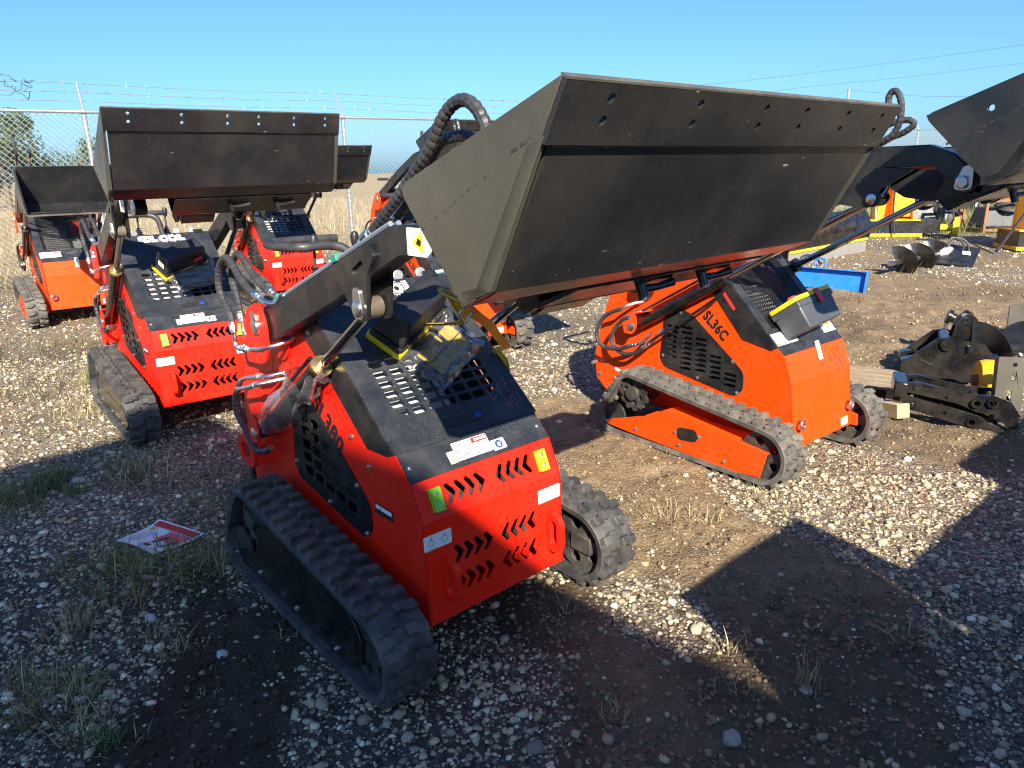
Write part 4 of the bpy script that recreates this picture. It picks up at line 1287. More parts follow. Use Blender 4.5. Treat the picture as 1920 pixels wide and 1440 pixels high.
# loose stones and clods
NR = np.random.default_rng(5)
def ico():
    p = (1 + 5 ** .5) / 2
    v = np.array([(-1, p, 0), (1, p, 0), (-1, -p, 0), (1, -p, 0), (0, -1, p), (0, 1, p), (0, -1, -p), (0, 1, -p), (p, 0, -1), (p, 0, 1), (-p, 0, -1), (-p, 0, 1)], float)
    v /= np.linalg.norm(v[0])
    f = np.array([(0, 11, 5), (0, 5, 1), (0, 1, 7), (0, 7, 10), (0, 10, 11), (1, 5, 9), (5, 11, 4), (11, 10, 2), (10, 7, 6), (7, 1, 8), (3, 9, 4), (3, 4, 2), (3, 2, 6), (3, 6, 8), (3, 8, 9), (4, 9, 5), (2, 4, 11), (6, 2, 10), (8, 6, 7), (9, 8, 1)])
    return v, f
IV, IF = ico()
def scatter(y0, y1, dens, margin=0.5):
    a = (0.74 * y0 + 0.74 * y1) / 2
    n = int(dens * (y1 - y0) * 2 * (0.74 * y1 + margin))
    x = NR.uniform(-1, 1, n) * (0.74 * y1 + margin)
    y = NR.uniform(y0, y1, n)
    k = np.abs(x) < 0.74 * y + margin
    return x[k], y[k]
def pebbles(name, bands, size, keep, mat, col, squash, jit, label, cat, smooth=False, big=4.2):
    V, F, C, off = [], [], [], 0
    for y0, y1, dens, mul in bands:
        x, y = scatter(y0, y1, dens)
        s = soil_mask(x, y)
        k = NR.uniform(0, 1, len(x)) < keep(s, x, y)
        x, y, s = x[k], y[k], s[k]
        n = len(x)
        r = np.clip(np.exp(NR.normal(math.log(size), 0.55, n)), size * 0.4, size * big) * mul
        z = ground_z(x, y, s)
        v = IV[None] * (1 + NR.uniform(-jit, jit, (n, 12, 1)))
        v = v * (r[:, None, None] * np.stack([NR.uniform(0.8, 1.35, n), NR.uniform(0.7, 1.1, n), NR.uniform(*squash, n)], -1)[:, None])
        a, tl = NR.uniform(0, 6.283, n), NR.normal(0, 0.3, n)
        ca, sa, ct, stt = np.cos(a)[:, None], np.sin(a)[:, None], np.cos(tl)[:, None], np.sin(tl)[:, None]
        vy, vz = v[..., 1] * ct - v[..., 2] * stt, v[..., 1] * stt + v[..., 2] * ct
        vx, vy = v[..., 0] * ca - vy * sa, v[..., 0] * sa + vy * ca
        P = np.stack([vx + x[:, None], vy + y[:, None], vz + (z + r * 0.22)[:, None]], -1)
        V.append(P.reshape(-1, 3))
        F.append((IF[None] + (np.arange(n) * 12)[:, None, None] + off).reshape(-1))
        C.append(np.repeat(col(n, x, y), 12, 0))
        off += n * 12
    me = np_mesh(name, np.concatenate(V), np.concatenate(F), 3, mat, (('tint', 'FLOAT_COLOR', np.concatenate(C)),), smooth)
    return tag(link(name, me, None), label, cat, kind='stuff')
def tint_material(name, rough, nscale, namp, spec=0.3):
    m, t, b = _nodes(name)
    a = N(t, 'ShaderNodeAttribute', attribute_name='tint')
    n = ramp(t, noise(t, nscale, 4, 0.65, objco(t)), ((0.3, (1 - namp,) * 3), (0.7, (1 + namp,) * 3)))
    t.links.new(mixc(t, 1.0, a.outputs['Color'], n, 'MULTIPLY'), b.inputs['Base Color'])
    b.inputs['Roughness'].default_value = rough
    b.inputs['Specular IOR Level'].default_value = spec
    return m
STONE_M, CLOD_M, BLADE_M = tint_material('stone', 0.85, 160, 0.3), tint_material('soil_clod', 0.95, 90, 0.35, 0.15), tint_material('grass_blade', 0.7, 30, 0.15)
def stone_col(n, x, y):
    pal = np.array([(0.42, 0.37, 0.29), (0.52, 0.47, 0.38), (0.30, 0.27, 0.23), (0.66, 0.61, 0.52), (0.17, 0.15, 0.13), (0.46, 0.37, 0.25), (0.78, 0.75, 0.69), (0.33, 0.23, 0.17)])
    c = pal[NR.choice(8, n, p=(.26, .2, .17, .11, .10, .09, .045, .025))] * NR.uniform(0.75, 1.2, (n, 1)) * np.array([(1.04, 0.97, 0.80)])
    return np.concatenate([c, np.ones((n, 1))], 1)
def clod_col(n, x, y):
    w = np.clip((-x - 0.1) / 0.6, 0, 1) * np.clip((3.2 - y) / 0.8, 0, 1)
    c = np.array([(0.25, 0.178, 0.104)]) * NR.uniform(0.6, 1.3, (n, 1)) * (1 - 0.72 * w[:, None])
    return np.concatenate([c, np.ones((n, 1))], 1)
nofield = lambda x, y: (1 - field_mask(x, y))
pebbles('gravel', ((0.9, 2.2, 4800, 1.0), (2.2, 3.4, 3000, 1.05), (3.4, 6.0, 1050, 1.2), (6.0, 10.0, 330, 1.5), (10.0, 15, 80, 1.9)), 0.0047, lambda s, x, y: (np.clip(1.05 - 1.0 * s, 0.07, 1)) * nofield(x, y), STONE_M, stone_col, (0.4, 0.85), 0.30, 'pale limestone gravel scattered over the yard', 'gravel')
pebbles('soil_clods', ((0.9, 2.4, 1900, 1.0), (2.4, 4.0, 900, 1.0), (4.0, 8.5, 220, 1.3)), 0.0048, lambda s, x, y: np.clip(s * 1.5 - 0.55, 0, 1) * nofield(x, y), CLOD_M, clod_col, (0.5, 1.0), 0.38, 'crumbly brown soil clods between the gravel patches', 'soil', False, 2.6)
# single larger rocks
def rock(px, py, r, col, label):
    p = gp(px, py)
    v = np.array(IV)
    mb = MB()
    # one subdivision for a rounder, chipped rock
    fs, vs, cache = [], [tuple(a) for a in v], {}
    def mid(a, b):
        k = (min(a, b), max(a, b))
        if k not in cache:
            q = (np.array(vs[a]) + np.array(vs[b]))
            vs.append(tuple(q / np.linalg.norm(q)))
            cache[k] = len(vs) - 1
        return cache[k]
    for a, b, c in IF:
        ab, bc, ca_ = mid(a, b), mid(b, c), mid(c, a)
        fs += [(a, ab, ca_), (b, bc, ab), (c, ca_, bc), (ab, bc, ca_)]
    sx, sy, sz = rng.uniform(1.0, 1.5), rng.uniform(0.8, 1.1), rng.uniform(0.5, 0.75)
    vs = [tuple(np.array(q) * np.array((sx, sy, sz)) * r * (1 + rng.uniform(-0.13, 0.13))) for q in vs]
    mb.add(vs, fs)
    me = mb.mesh('rock', 50)
    at_ = me.attributes.new('tint', 'FLOAT_COLOR', 'POINT')
    for d in at_.data:
        d.color = (*col, 1)
    me.materials.append(STONE_M)
    o = link('rock', me, None)
    zz = float(ground_z(np.array([p.x]), np.array([p.y]))[0])
    o.location = (p.x, p.y, zz + r * sz * 0.45)
    o.rotation_euler = (rng.uniform(-.2, .2), rng.uniform(-.2, .2), rng.uniform(0, 6))
    return tag(o, label, 'rock', 'larger loose rocks on the ground')
rock(604, 1322, 0.024, (0.33, 0.28, 0.19), 'brown rock lying under the near end of the front left track')
rock(283, 1160, 0.020, (0.46, 0.45, 0.42), 'whitish rock on the gravel below the paper flyer')
rock(417, 1223, 0.020, (0.44, 0.43, 0.40), 'pale grey rock on dark soil left of the near track')
rock(1304, 1183, 0.022, (0.50, 0.42, 0.26), 'tan rock in the sunlit wedge of gravel')
rock(1003, 1404, 0.026, (0.22, 0.19, 0.15), 'dark brown rock at the bottom edge of the photo')
rock(1510, 1305, 0.022, (0.34, 0.32, 0.28), 'grey rock beside a dry weed in the big shadow')
rock(1372, 1388, 0.024, (0.34, 0.31, 0.26), 'chipped grey rock right of the gravel patch at the bottom')
rock(148, 900, 0.030, (0.48, 0.44, 0.36), 'tan rock beside the leafy weed at the left edge')
rock(1262, 1127, 0.018, (0.52, 0.46, 0.36), 'small cream rock at the top of the sunlit wedge')
rock(350, 1010, 0.018, (0.46, 0.44, 0.40), 'white rock beside the paper flyer')

# ------------------------------------------------------------------ grass
def blades(name, tufts, label, cat, kind='stuff'):
    V, F, C, off = [], [], [], 0
    for (x0, y0, n, rad, ln, cols, lean) in tufts:
        r = rad * np.sqrt(NR.uniform(0, 1, n))
        a = NR.uniform(0, 6.283, n)
        x, y = x0 + r * np.cos(a), y0 + r * np.sin(a)
        z = ground_z(x, y)
        L = ln * NR.uniform(0.35, 1.15, n)
        h = a + NR.normal(0, 1.0, n)
        ll = lean * NR.uniform(0.3, 1.3, n)
        w = NR.uniform(0.0009, 0.0022, n) * (1 + ln * 2)
        cx, sy = np.cos(h), np.sin(h)
        px, py = -sy * w, cx * w
        pts = []
        for t, ww in ((0, 1.0), (0.5, 0.8), (1.0, 0.12)):
            hx = L * ll * t ** 1.6
            hz = L * np.sqrt(np.clip(1 - (ll * 0.8) ** 2, 0.05, 1)) * (t - 0.25 * ll * t * t)
            for sg in (-1, 1):
                pts.append(np.stack([x + cx * hx + sg * px * ww, y + sy * hx + sg * py * ww, z + hz], -1))
        V.append(np.stack(pts, 1).reshape(-1, 3))
        q = np.array([(0, 1, 3, 2), (2, 3, 5, 4)])
        F.append((q[None] + (np.arange(n) * 6)[:, None, None] + off).reshape(-1))
        off += n * 6
        pal = np.array(cols)
        c = pal[NR.integers(0, len(pal), n)] * NR.uniform(0.7, 1.25, (n, 1))
        C.append(np.repeat(np.concatenate([c, np.ones((n, 1))], 1), 6, 0))
    me = np_mesh(name, np.concatenate(V), np.concatenate(F), 4, BLADE_M, (('tint', 'FLOAT_COLOR', np.concatenate(C)),))
    return tag(link(name, me, None), label, cat, kind=kind)
DRY = [(0.40, 0.32, 0.16), (0.32, 0.25, 0.12), (0.24, 0.19, 0.10)]
GRN = [(0.09, 0.13, 0.03), (0.13, 0.16, 0.05), (0.20, 0.18, 0.07)]
MIX = DRY[:2] + GRN
def tuft(px, py, n, rad, ln, cols, lean=0.5):
    p = gp(px, py)
    return (p.x, p.y, n, rad, ln, cols, lean)
T1 = []
for px, py, n, rad, ln, cols, lean in ((255, 1085, 240, .20, .13, GRN + DRY[1:2], .97), (330, 1068, 230, .20, .13, GRN + DRY[:1], .98), (180, 1060, 140, .16, .11, GRN + DRY[1:2], .96), (410, 1075, 150, .14, .11, GRN + DRY[:1], .98), (205, 1150, 120, .14, .10, GRN + DRY[1:], .95), (50, 925, 320, .16, .12, GRN + DRY[2:], .8), (95, 900, 160, .10, .12, GRN, .8), (30, 960, 140, .14, .1, GRN + DRY[2:], .9), (130, 1190, 60, .10, .12, DRY, .8), (100, 1320, 160, .12, .12, GRN + DRY[:1], .9), (40, 1290, 80, .12, .12, DRY + GRN, .9), (190, 1390, 60, .05, .08, [(0.08, 0.15, 0.035), (0.10, 0.17, 0.05)], .8), (150, 1370, 50, .08, .14, DRY, .8), (320, 1225, 30, .05, .10, DRY, .7), (280, 1200, 25, .05, .1, MIX, .7), (240, 885, 110, .12, .14, GRN + DRY[:1], .7), (145, 920, 40, .05, .10, [(0.06, 0.15, 0.03), (0.10, 0.2, 0.04)], .6), (385, 955, 90, .16, .13, MIX, .9), (275, 900, 80, .2, .2, DRY, .9), (420, 900, 90, .2, .2, DRY + GRN[:1], .9), (1515, 1300, 30, .04, .11, DRY, .35), (1370, 1240, 40, .08, .08, DRY, .9), (1150, 1335, 40, .05, .07, DRY, .8), (1700, 1190, 40, .08, .08, DRY, .9), (1390, 1310, 20, .04, .07, DRY, .7), (1060, 1160, 20, .1, .1, DRY, .9), (1260, 975, 50, .12, .09, DRY, 1.0), (1440, 945, 60, .12, .08, DRY, 1.0), (1320, 985, 40, .1, .09, DRY, 1.0), (1250, 845, 40, .08, .08, DRY, .9)):
    T1.append(tuft(px, py, int(n * 1.25), rad, ln, cols, lean))
for px, py, n, rad, ln in ((60, 670, 260, .5, .16), (180, 650, 220, .45, .16), (120, 720, 180, .4, .15), (250, 690, 90, .3, .15), (30, 740, 110, .35, .15), (330, 610, 90, .4, .16)):
    T1.append(tuft(px, py, n, rad, ln, [(0.14, 0.10, 0.06), (0.20, 0.15, 0.08), (0.10, 0.08, 0.05), (0.12, 0.13, 0.05)], .7))
for px, py, n, rad, ln in ((150, 790, 70, .25, .12), (100, 790, 50, .25, .11), (170, 720, 60, .12, .14), (160, 760, 40, .2, .13), (290, 770, 30, .15, .10), (165, 600, 60, .3, .15), (380, 780, 30, .2, .10)):
    T1.append(tuft(px, py, n, rad, ln, DRY + [(0.20, 0.24, 0.07)], .7))
T1 += [(NR.uniform(-3.5, 4.5), NR.uniform(1.6, 7.5), 7, 0.06, 0.06, DRY, 0.95) for _ in range(150)]
blades('grass', T1, 'sparse dry and green grass growing through the gravel', 'grass')
T2 = []
for _ in range(300):
    x, y = NR.uniform(5.5, 13), NR.uniform(13.0, 19)
    T2.append((x, y, 45, .35, NR.uniform(.15, .38), [(0.28, 0.27, 0.09), (0.20, 0.24, 0.07), (0.40, 0.35, 0.16), (0.14, 0.19, 0.05)], .5))
for _ in range(40):
    x, y = NR.uniform(4.5, 9.0), NR.uniform(9.0, 13)
    T2.append((x, y, 16, .2, .12, DRY + [(0.2, 0.22, 0.08)], .7))
for _ in range(70):
    t_ = NR.uniform(-1, 16)
    p = FEN_A + FEN_D * t_
    T2.append((p.x + NR.normal(0, .2), p.y + NR.normal(0, .2), 24, .25, .3, DRY + GRN, .5))
blades('tall_grass', T2, 'tall yellow green grass along the fence and around the stored attachments', 'grass')
T3 = []
for _ in range(1500):
    t_, d_ = NR.uniform(-4, 26), 0.6 + 28 * NR.uniform(0, 1) ** 1.7
    p = FEN_A + FEN_D * t_ + FEN_N * d_
    T3.append((p.x, p.y, 22, .5, NR.uniform(.25, .5), [(0.52, 0.42, 0.22), (0.42, 0.32, 0.16), (0.60, 0.50, 0.30), (0.30, 0.22, 0.11)], .75))
blades('crop_stubble', T3, 'straw coloured harvested corn stubble in the field beyond the fence', 'stubble')
# ------------------------------------------------------------------ fence
fence = empty('chain_link_fence', FEN_A + Vector((0, 0, 0.2)))
tag(fence, 'galvanised chain link fence topped with barbed wire behind the machines', 'fence')
FB = -Vector(fence.location)
T0, T1_, RAIL = -3.0, 30.0, 2.39
fpt = lambda t, z, n=0.0: FEN_A + FEN_D * t + FEN_N * n + Vector((0, 0, z)) + FB
for k in range(-1, 8):
    t = 0.906 + 3.59 * k
    zb = float(base_z(np.array(fpt(t, 0).y - FB.y))) if True else 0
    p = part('post', MB().tube([fpt(t, 0.1), fpt(t, RAIL + 0.03)], 0.030, 10), 'galvanised', fence)
    part('barb_arm', MB().tube([fpt(t, RAIL + 0.02), fpt(t, RAIL + 0.38, 0.22)], 0.016, 6), 'galvanised', p)
part('top_rail', MB().tube([fpt(T0, RAIL, -0.035), fpt(T1_, RAIL, -0.035)], 0.021, 10), 'galvanised', fence)
lk = MB()
p_, z0_, z1_ = 0.078, 0.22, RAIL
hgt = z1_ - z0_
n_ = int((T1_ - T0) / p_)
for sg in (1, -1):
    for k in range(-int(hgt / p_) - 1, n_ + int(hgt / p_) + 1):
        ta = T0 + k * p_
        a, b = (ta, z0_), (ta + sg * hgt, z1_)
        def cl(q, r):
            t, z = q
            for lim in (T0, T1_):
                if (lim == T0 and t < lim) or (lim == T1_ and t > lim):
                    u = (lim - t) / (r[0] - t)
                    t, z = lim, z + (r[1] - z) * u
            return (t, z)
        if max(a[0], b[0]) < T0 or min(a[0], b[0]) > T1_:
            continue
        a2, b2 = cl(a, b), cl(b, a)
        lk.tube([fpt(a2[0], a2[1], -0.03 + sg * 0.003), fpt(b2[0], b2[1], -0.03 + sg * 0.003)], 0.0029, 3, caps=False)
tag(part('wire_fabric', lk, 'galvanised', fence), kind='stuff')
for j in (0.36, 0.68, 1.0):
    w = part('barbed_wire', MB().tube([fpt(T0 + q * 0.9, RAIL + 0.02 + 0.36 * j - 0.03 * math.sin(math.pi * ((T0 + q * 0.9 - 0.906) % 3.59) / 3.59), 0.22 * j) for q in range(37)], 0.0035, 4), 'galvanised', fence)
    bb = MB()
    for q in range(130):
        t = T0 + q * 0.25
        c = fpt(t, RAIL + 0.02 + 0.36 * j - 0.03 * math.sin(math.pi * ((t - 0.906) % 3.59) / 3.59), 0.22 * j)
        for _ in range(2):
            d = Vector((rng.uniform(-1, 1), rng.uniform(-1, 1), rng.uniform(-1, 1))).normalized() * 0.028
            bb.tube([c - d, c + d], 0.003, 3)
    tag(part('barbs', bb, 'galvanised', w), kind='stuff')
vn = MB()
for _ in range(16):
    t = rng.uniform(-0.6, 0.45)
    z = RAIL + 0.40 - rng.uniform(0, 0.03)
    pts = [fpt(t, z, 0.22)]
    for k in range(rng.randint(4, 9)):
        pts.append(pts[-1] + Vector((rng.uniform(-0.10, 0.10), rng.uniform(-0.05, 0.05), rng.uniform(-0.07, 0.045))))
    vn.tube(spline(pts, 3), 0.004, 4)
vb = part('vine', vn, 'vine')
vb.location = -FB
tag(vb, 'dead vine tangled in the barbed wire at the left edge', 'vine')

# ------------------------------------------------------------------ trees
def leaf_mat(name, c0, c1):
    m, t, b = _nodes(name)
    o = N(t, 'ShaderNodeAttribute', attribute_name='tint')
    t.links.new(o.outputs['Color'], b.inputs['Base Color'])
    b.inputs['Roughness'].default_value = 0.65
    return m
LEAF = leaf_mat('leaf', None, None)
def tree(name, px, Yd, h, wdt, n, cols, label, group):
    p = at(px, 320, Yd)
    root = empty(name, (p.x, Yd, 0.0))
    tr = MB().tube([(0, 0, -0.2), (0.05, 0, h * 0.3), (-0.05, 0.05, h * 0.6), (0, 0, h * 0.85)], [h * 0.035, h * 0.028, h * 0.018, h * 0.006], 8)
    cl = []
    for k in range(11):
        a = rng.uniform(0, 6.28)
        z = h * rng.uniform(0.34, 0.92)
        rr = wdt * 0.5 * math.sin(math.pi * min(1, max(0.12, (z / h - 0.2) / 0.85))) * rng.uniform(0.5, 1.0)
        e = Vector((rr * math.cos(a), rr * math.sin(a), z))
        tr.tube([(0, 0, z * 0.7), e * 0.5 + Vector((0, 0, z * 0.40)), e], [h * 0.012, h * 0.008, h * 0.003], 5)
        cl.append((e, wdt * rng.uniform(0.16, 0.26)))
    part('trunk', tr, 'bark', root)
    V, F, C = [], [], []
    for i in range(n):
        e, r = cl[i % len(cl)]
        d = Vector((rng.gauss(0, 1), rng.gauss(0, 1), rng.gauss(0, 0.8)))
        d = d.normalized() * r * rng.uniform(0.35, 1.0) ** 0.6
        q = e + d
        u = Vector((rng.gauss(0, 1), rng.gauss(0, 1), rng.gauss(0, 1))).normalized()
        v = u.orthogonal().normalized()
        s = h * rng.uniform(0.010, 0.022)
        o = len(V)
        V += [q - u * s, q + v * s * 0.55, q + u * s, q - v * s * 0.55]
        F += [o, o + 1, o + 2, o + 3]
        c = cols[i % len(cols)]
        k = rng.uniform(0.65, 1.3)
        C += [(c[0] * k, c[1] * k, c[2] * k, 1)] * 4
    me = np_mesh('crown', np.array([tuple(v) for v in V]), np.array(F), 4, LEAF, (('tint', 'FLOAT_COLOR', np.array(C)),), False)
    link('crown', me, None, root)
    tag(root, label, 'tree', group)
TG = [(0.050, 0.085, 0.022), (0.075, 0.105, 0.030), (0.035, 0.060, 0.018)]
tree('tree', 4, 34, 4.5, 3.8, 5000, TG, 'tall leafy tree beyond the fence at the left edge', 'trees beyond the fence')
tree('tree', 88, 42, 3.2, 3.2, 2600, TG, 'small round tree beyond the fence between the tall tree and the post', 'trees beyond the fence')
tree('tree', 150, 40, 3.6, 2.6, 2600, TG[:2], 'narrow tree beyond the fence right behind the fence post', 'trees beyond the fence')
tree('tree', -60, 40, 5.0, 4.0, 3000, TG, 'leafy tree mostly cut off by the left edge', 'trees beyond the fence')

# ------------------------------------------------------------------ power lines
def wire(pts, r, label):
    P = [at(*p) for p in pts]
    o = part('power_line', MB().tube(spline(P, 6), r, 5), 'plastic_grey')
    tag(o, label, 'wire', 'overhead wires')
wire(((1150, 172, 58), (1340, 157, 56), (1600, 127, 52), (1990, 74, 46)), 0.009, 'uppermost overhead wire crossing the sky at the right')
wire(((1300, 190, 62), (1480, 167, 58), (1700, 144, 54), (1990, 110, 50)), 0.009, 'middle overhead wire crossing the sky at the right')
tp = at(1592, 165, 80)
pole = part('utility_pole', MB().tube([(0, 0, -0.2), (0.0, 0, tp.z)], [0.16, 0.11], 10), 'pole_wood')
pole.location = (tp.x, 80, 0)
tag(pole, 'wooden utility pole rising above the big bucket edge', 'pole')
wire(((1596, 169, 80), (1660, 175, 78), (1760, 181, 75), (1990, 178, 68)), 0.012, 'lowest overhead wire running right from the utility pole')
wire(((1590, 169, 80), (1550, 184, 90), (1480, 200, 105)), 0.012, 'overhead wire running left from the utility pole')

# ------------------------------------------------------------------ loaders in place
def put(o, x, y, th, label, grp, sink=0.0):
    o.location = (x, y, zg(y) - sink)
    o.rotation_euler = (0, 0, th)
    return tag(o, label, 'track loader', grp)
GR, GO = 'red track loaders parked in rows', 'orange track loaders parked in rows'
proto_A = loader('A')
decals_A(proto_A)
M1 = proto_A
M3 = loader('A', arm_rot=R(-3.4), bucket_rot=R(-12))
decals_A(M3)
M5 = copy_tree(proto_A)
put(M1, -0.0491, 2.1163, 0.7159, 'nearest red mini track loader in the foreground with raised black bucket', GR)
put(M3, -1.870, 4.310, 0.670, 'red mini track loader at left with toolbox and white lettering on its hood', GR)
put(M5, -2.321, 8.019, 0.620, 'red mini track loader farther back, half hidden by another bucket', GR)
proto_B = loader('B', dusty=True)
decals_B(proto_B)
M2 = proto_B
M6 = copy_tree(proto_B)
put(M2, 1.636, 3.551, 0.675, 'orange mini track loader with grey toolbox leaning on its grille', GO)
put(M6, -0.90, 9.40, 0.65, 'orange mini track loader in the back row seen left of the big bucket', GO)
M4 = loader('B', arm_rot=R(3.5), bucket_rot=R(66), wb=0.42, dusty=True)
decals_B(M4)
put(M4, -4.433, 7.440, 0.657, 'orange mini track loader far left with open bucket tipped towards the camera', GO)
M8 = copy_tree(M4)
put(M8, -0.26, 5.77, 0.65, 'orange mini track loader mostly hidden behind the nearest red one', GO)
# unseen loaders added for their shadows, buckets enlarged to close light gaps
M9 = loader('A', wb=0.44, detail=False, bscale=1.8)
put(M9, 1.878, -0.535, 0.7159 + math.pi, 'unseen red track loader added outside the frame at right to cast shadow', GR)
M10 = loader('A', wb=0.84, detail=False, bscale=1.7)
put(M10, 3.05, -0.185, 0.7159 + math.pi, 'second unseen red track loader added outside the frame at right to cast shadow', GR)
M11 = copy_tree(M10)
put(M11, 3.90, 0.865, 0.7159 + math.pi, 'third unseen red track loader added outside the frame at far right to cast shadow', GR)
# invented stack of containers behind the camera, added to cast the foreground shadow
ca, cw = Vector((0.716, -0.697, 0)).normalized(), Vector((-0.71, -0.70, 0)).normalized()
def cpt(a, w, z): return ca * a + cw * w + Vector((0, 0, z))
BOXF = [(0, 2, 3, 1), (4, 5, 7, 6), (0, 1, 5, 4), (2, 6, 7, 3), (0, 4, 6, 2), (1, 3, 7, 5)]
def wall(fn, L):
    n = int(L / 0.14)
    pr = []
    for k in range(n):
        for f, d in ((0.0, 0.03), (0.35, 0.03), (0.5, 0.0), (0.85, 0.0)):
            pr.append((L * (k + f) / n, d))
    pr.append((L, 0.03))
    vs = [fn(a, d, z) for a, d in pr for z in (0.0, 2.88)]
    return MB().add(vs, [(2 * i, 2 * i + 2, 2 * i + 3, 2 * i + 1) for i in range(len(pr) - 1)])
CL, CW = 6.06, 2.44
def container(z, label):
    ct = empty('shadow_container', (-0.79, -4.24, z))
    part('wall', wall(lambda a, d, z: cpt(a, d, z), CL), 'container_paint', ct)
    part('wall', wall(lambda a, d, z: cpt(a, CW - d, z), CL), 'container_paint', ct)
    part('wall', wall(lambda a, d, z: cpt(d, a, z), CW), 'container_paint', ct)
    part('door', wall(lambda a, d, z: cpt(CL - d, a, z), CW), 'container_paint', ct)
    part('roof', MB().add([cpt(a, w, z) for z in (2.86, 2.90) for w in (0, CW) for a in (0, CL)], BOXF), 'container_paint', ct)
    for a in (0.0, CL - 0.1):
        for w in (0.0, CW - 0.1):
            part('corner_post', MB().add([cpt(a + i, w + j, z) for z in (0, 2.895) for j in (-0.005, 0.105) for i in (-0.005, 0.105)], BOXF), 'container_paint', ct)
    tag(ct, label, 'container', 'unseen containers added behind the camera to cast shadow')
container(0.0, 'lower container of the unseen stack added behind the camera to cast shadow')
container(2.9, 'upper container of the unseen stack added behind the camera to cast shadow')

# ------------------------------------------------------------------ things on the loaders
def wm(o):
    return Matrix.Translation(o.location) @ Matrix.Rotation(o.rotation_euler.z, 4, 'Z')
for ch in M3.children:                       # this bucket sits slightly to one side on its attachment plate
    if ch.name.startswith('bucket'):
        ch.location = (0.075, 0.0, 0.0)
for ch in M1.children:                       # the far track sits a little wider on the uneven ground
    if ch.name.startswith('track') and not ch.name.startswith('track_') and sum(v.co.x for v in ch.data.vertices) > 0:
        ch.location = (0.070, 0.0, 0.02)
W1, W2, W3 = wm(M1), wm(M2), wm(M3)
def place(o, M):
    o.matrix_world = M
    return o
def frustum(x, y, z0, z1, tx, ty):
    vs = [(sx * x, sy * y, z0) for sy in (-1, 1) for sx in (-1, 1)] + [(sx * (x - tx), sy * (y - ty), z1) for sy in (-1, 1) for sx in (-1, 1)]
    return vs, [(0, 2, 3, 1), (4, 5, 7, 6), (0, 1, 5, 4), (2, 6, 7, 3), (0, 4, 6, 2), (1, 3, 7, 5)]
def toolbox(red_badge):
    r = empty('toolbox')
    part('lid', MB().prism(rrect(-0.160, 0.160, -0.072, 0.072, 0.012), 0.0, 0.020), 'plastic_yellow', r, 0.003)
    part('rim', MB().prism(rrect(-0.154, 0.154, -0.067, 0.067, 0.012), 0.0195, 0.042), 'plastic_black', r, 0.003)
    part('body', MB().add(*frustum(0.148, 0.062, 0.0415, 0.142, 0.014, 0.010)), 'plastic_black', r, 0.007)
    for y, rot in ((-0.0727, 0),):
        t = text_mb('DDD DDDDD DDD', 0.020, Matrix(((1, 0, 0, 0), (0, 0, 1, -0.0728), (0, 1, 0, 0.028), (0, 0, 0, 1))) @ Matrix.Diagonal((1, 1, -1, 1)), 0.0006, 0.0012, 1.25)
        # bring the pattern onto the rim face
        t.v = [(v[0], v[1] + 0.0049, v[2] + 0.004) for v in t.v]
        part('rim_pattern', t, 'plastic_yellow', r)
    mk = MB()
    for x in (-0.11, 0.11):
        for y in (-0.036, 0.036):
            sx, sy = (1 if x > 0 else -1), (1 if y > 0 else -1)
            mk.box(x - 0.012, x + 0.012, y - 0.001, y + 0.001, 0.1421, 0.1430)
            mk.box(x + sx * 0.011, x + sx * 0.013, min(y, y - sy * 0.02), max(y, y - sy * 0.02), 0.1421, 0.1430)
    part('corner_marks', mk, 'ink_black', r)
    for x in (-0.09, 0.09):
        part('latch', MB().box(x - 0.02, x + 0.02, -0.078, -0.066, 0.012, 0.055), 'plastic_black', r, 0.003)
    if red_badge:
        part('badge', MB().box(0.04, 0.10, -0.0785, -0.0655, 0.075, 0.092), 'plastic_red', r)
        part('paper_label', MB().box(-0.1475, -0.146, -0.03, 0.02, 0.065, 0.10), 'sticker_white', r)
    return r
tb = toolbox(False)
place(tb, W1 @ HD_A @ TR((0.004, 0.462, 0.0065)) @ RZ(29))
tag(tb, 'black toolbox with yellow lid lying upside down on the nearest hood', 'toolbox', 'toolboxes left on the hoods')
tb3 = toolbox(True)
place(tb3, W3 @ HD_A @ TR((0.03, 0.385, 0.0065)) @ RZ(22))
tag(tb3, 'black toolbox with red badge on the hood of the left red loader', 'toolbox', 'toolboxes left on the hoods')
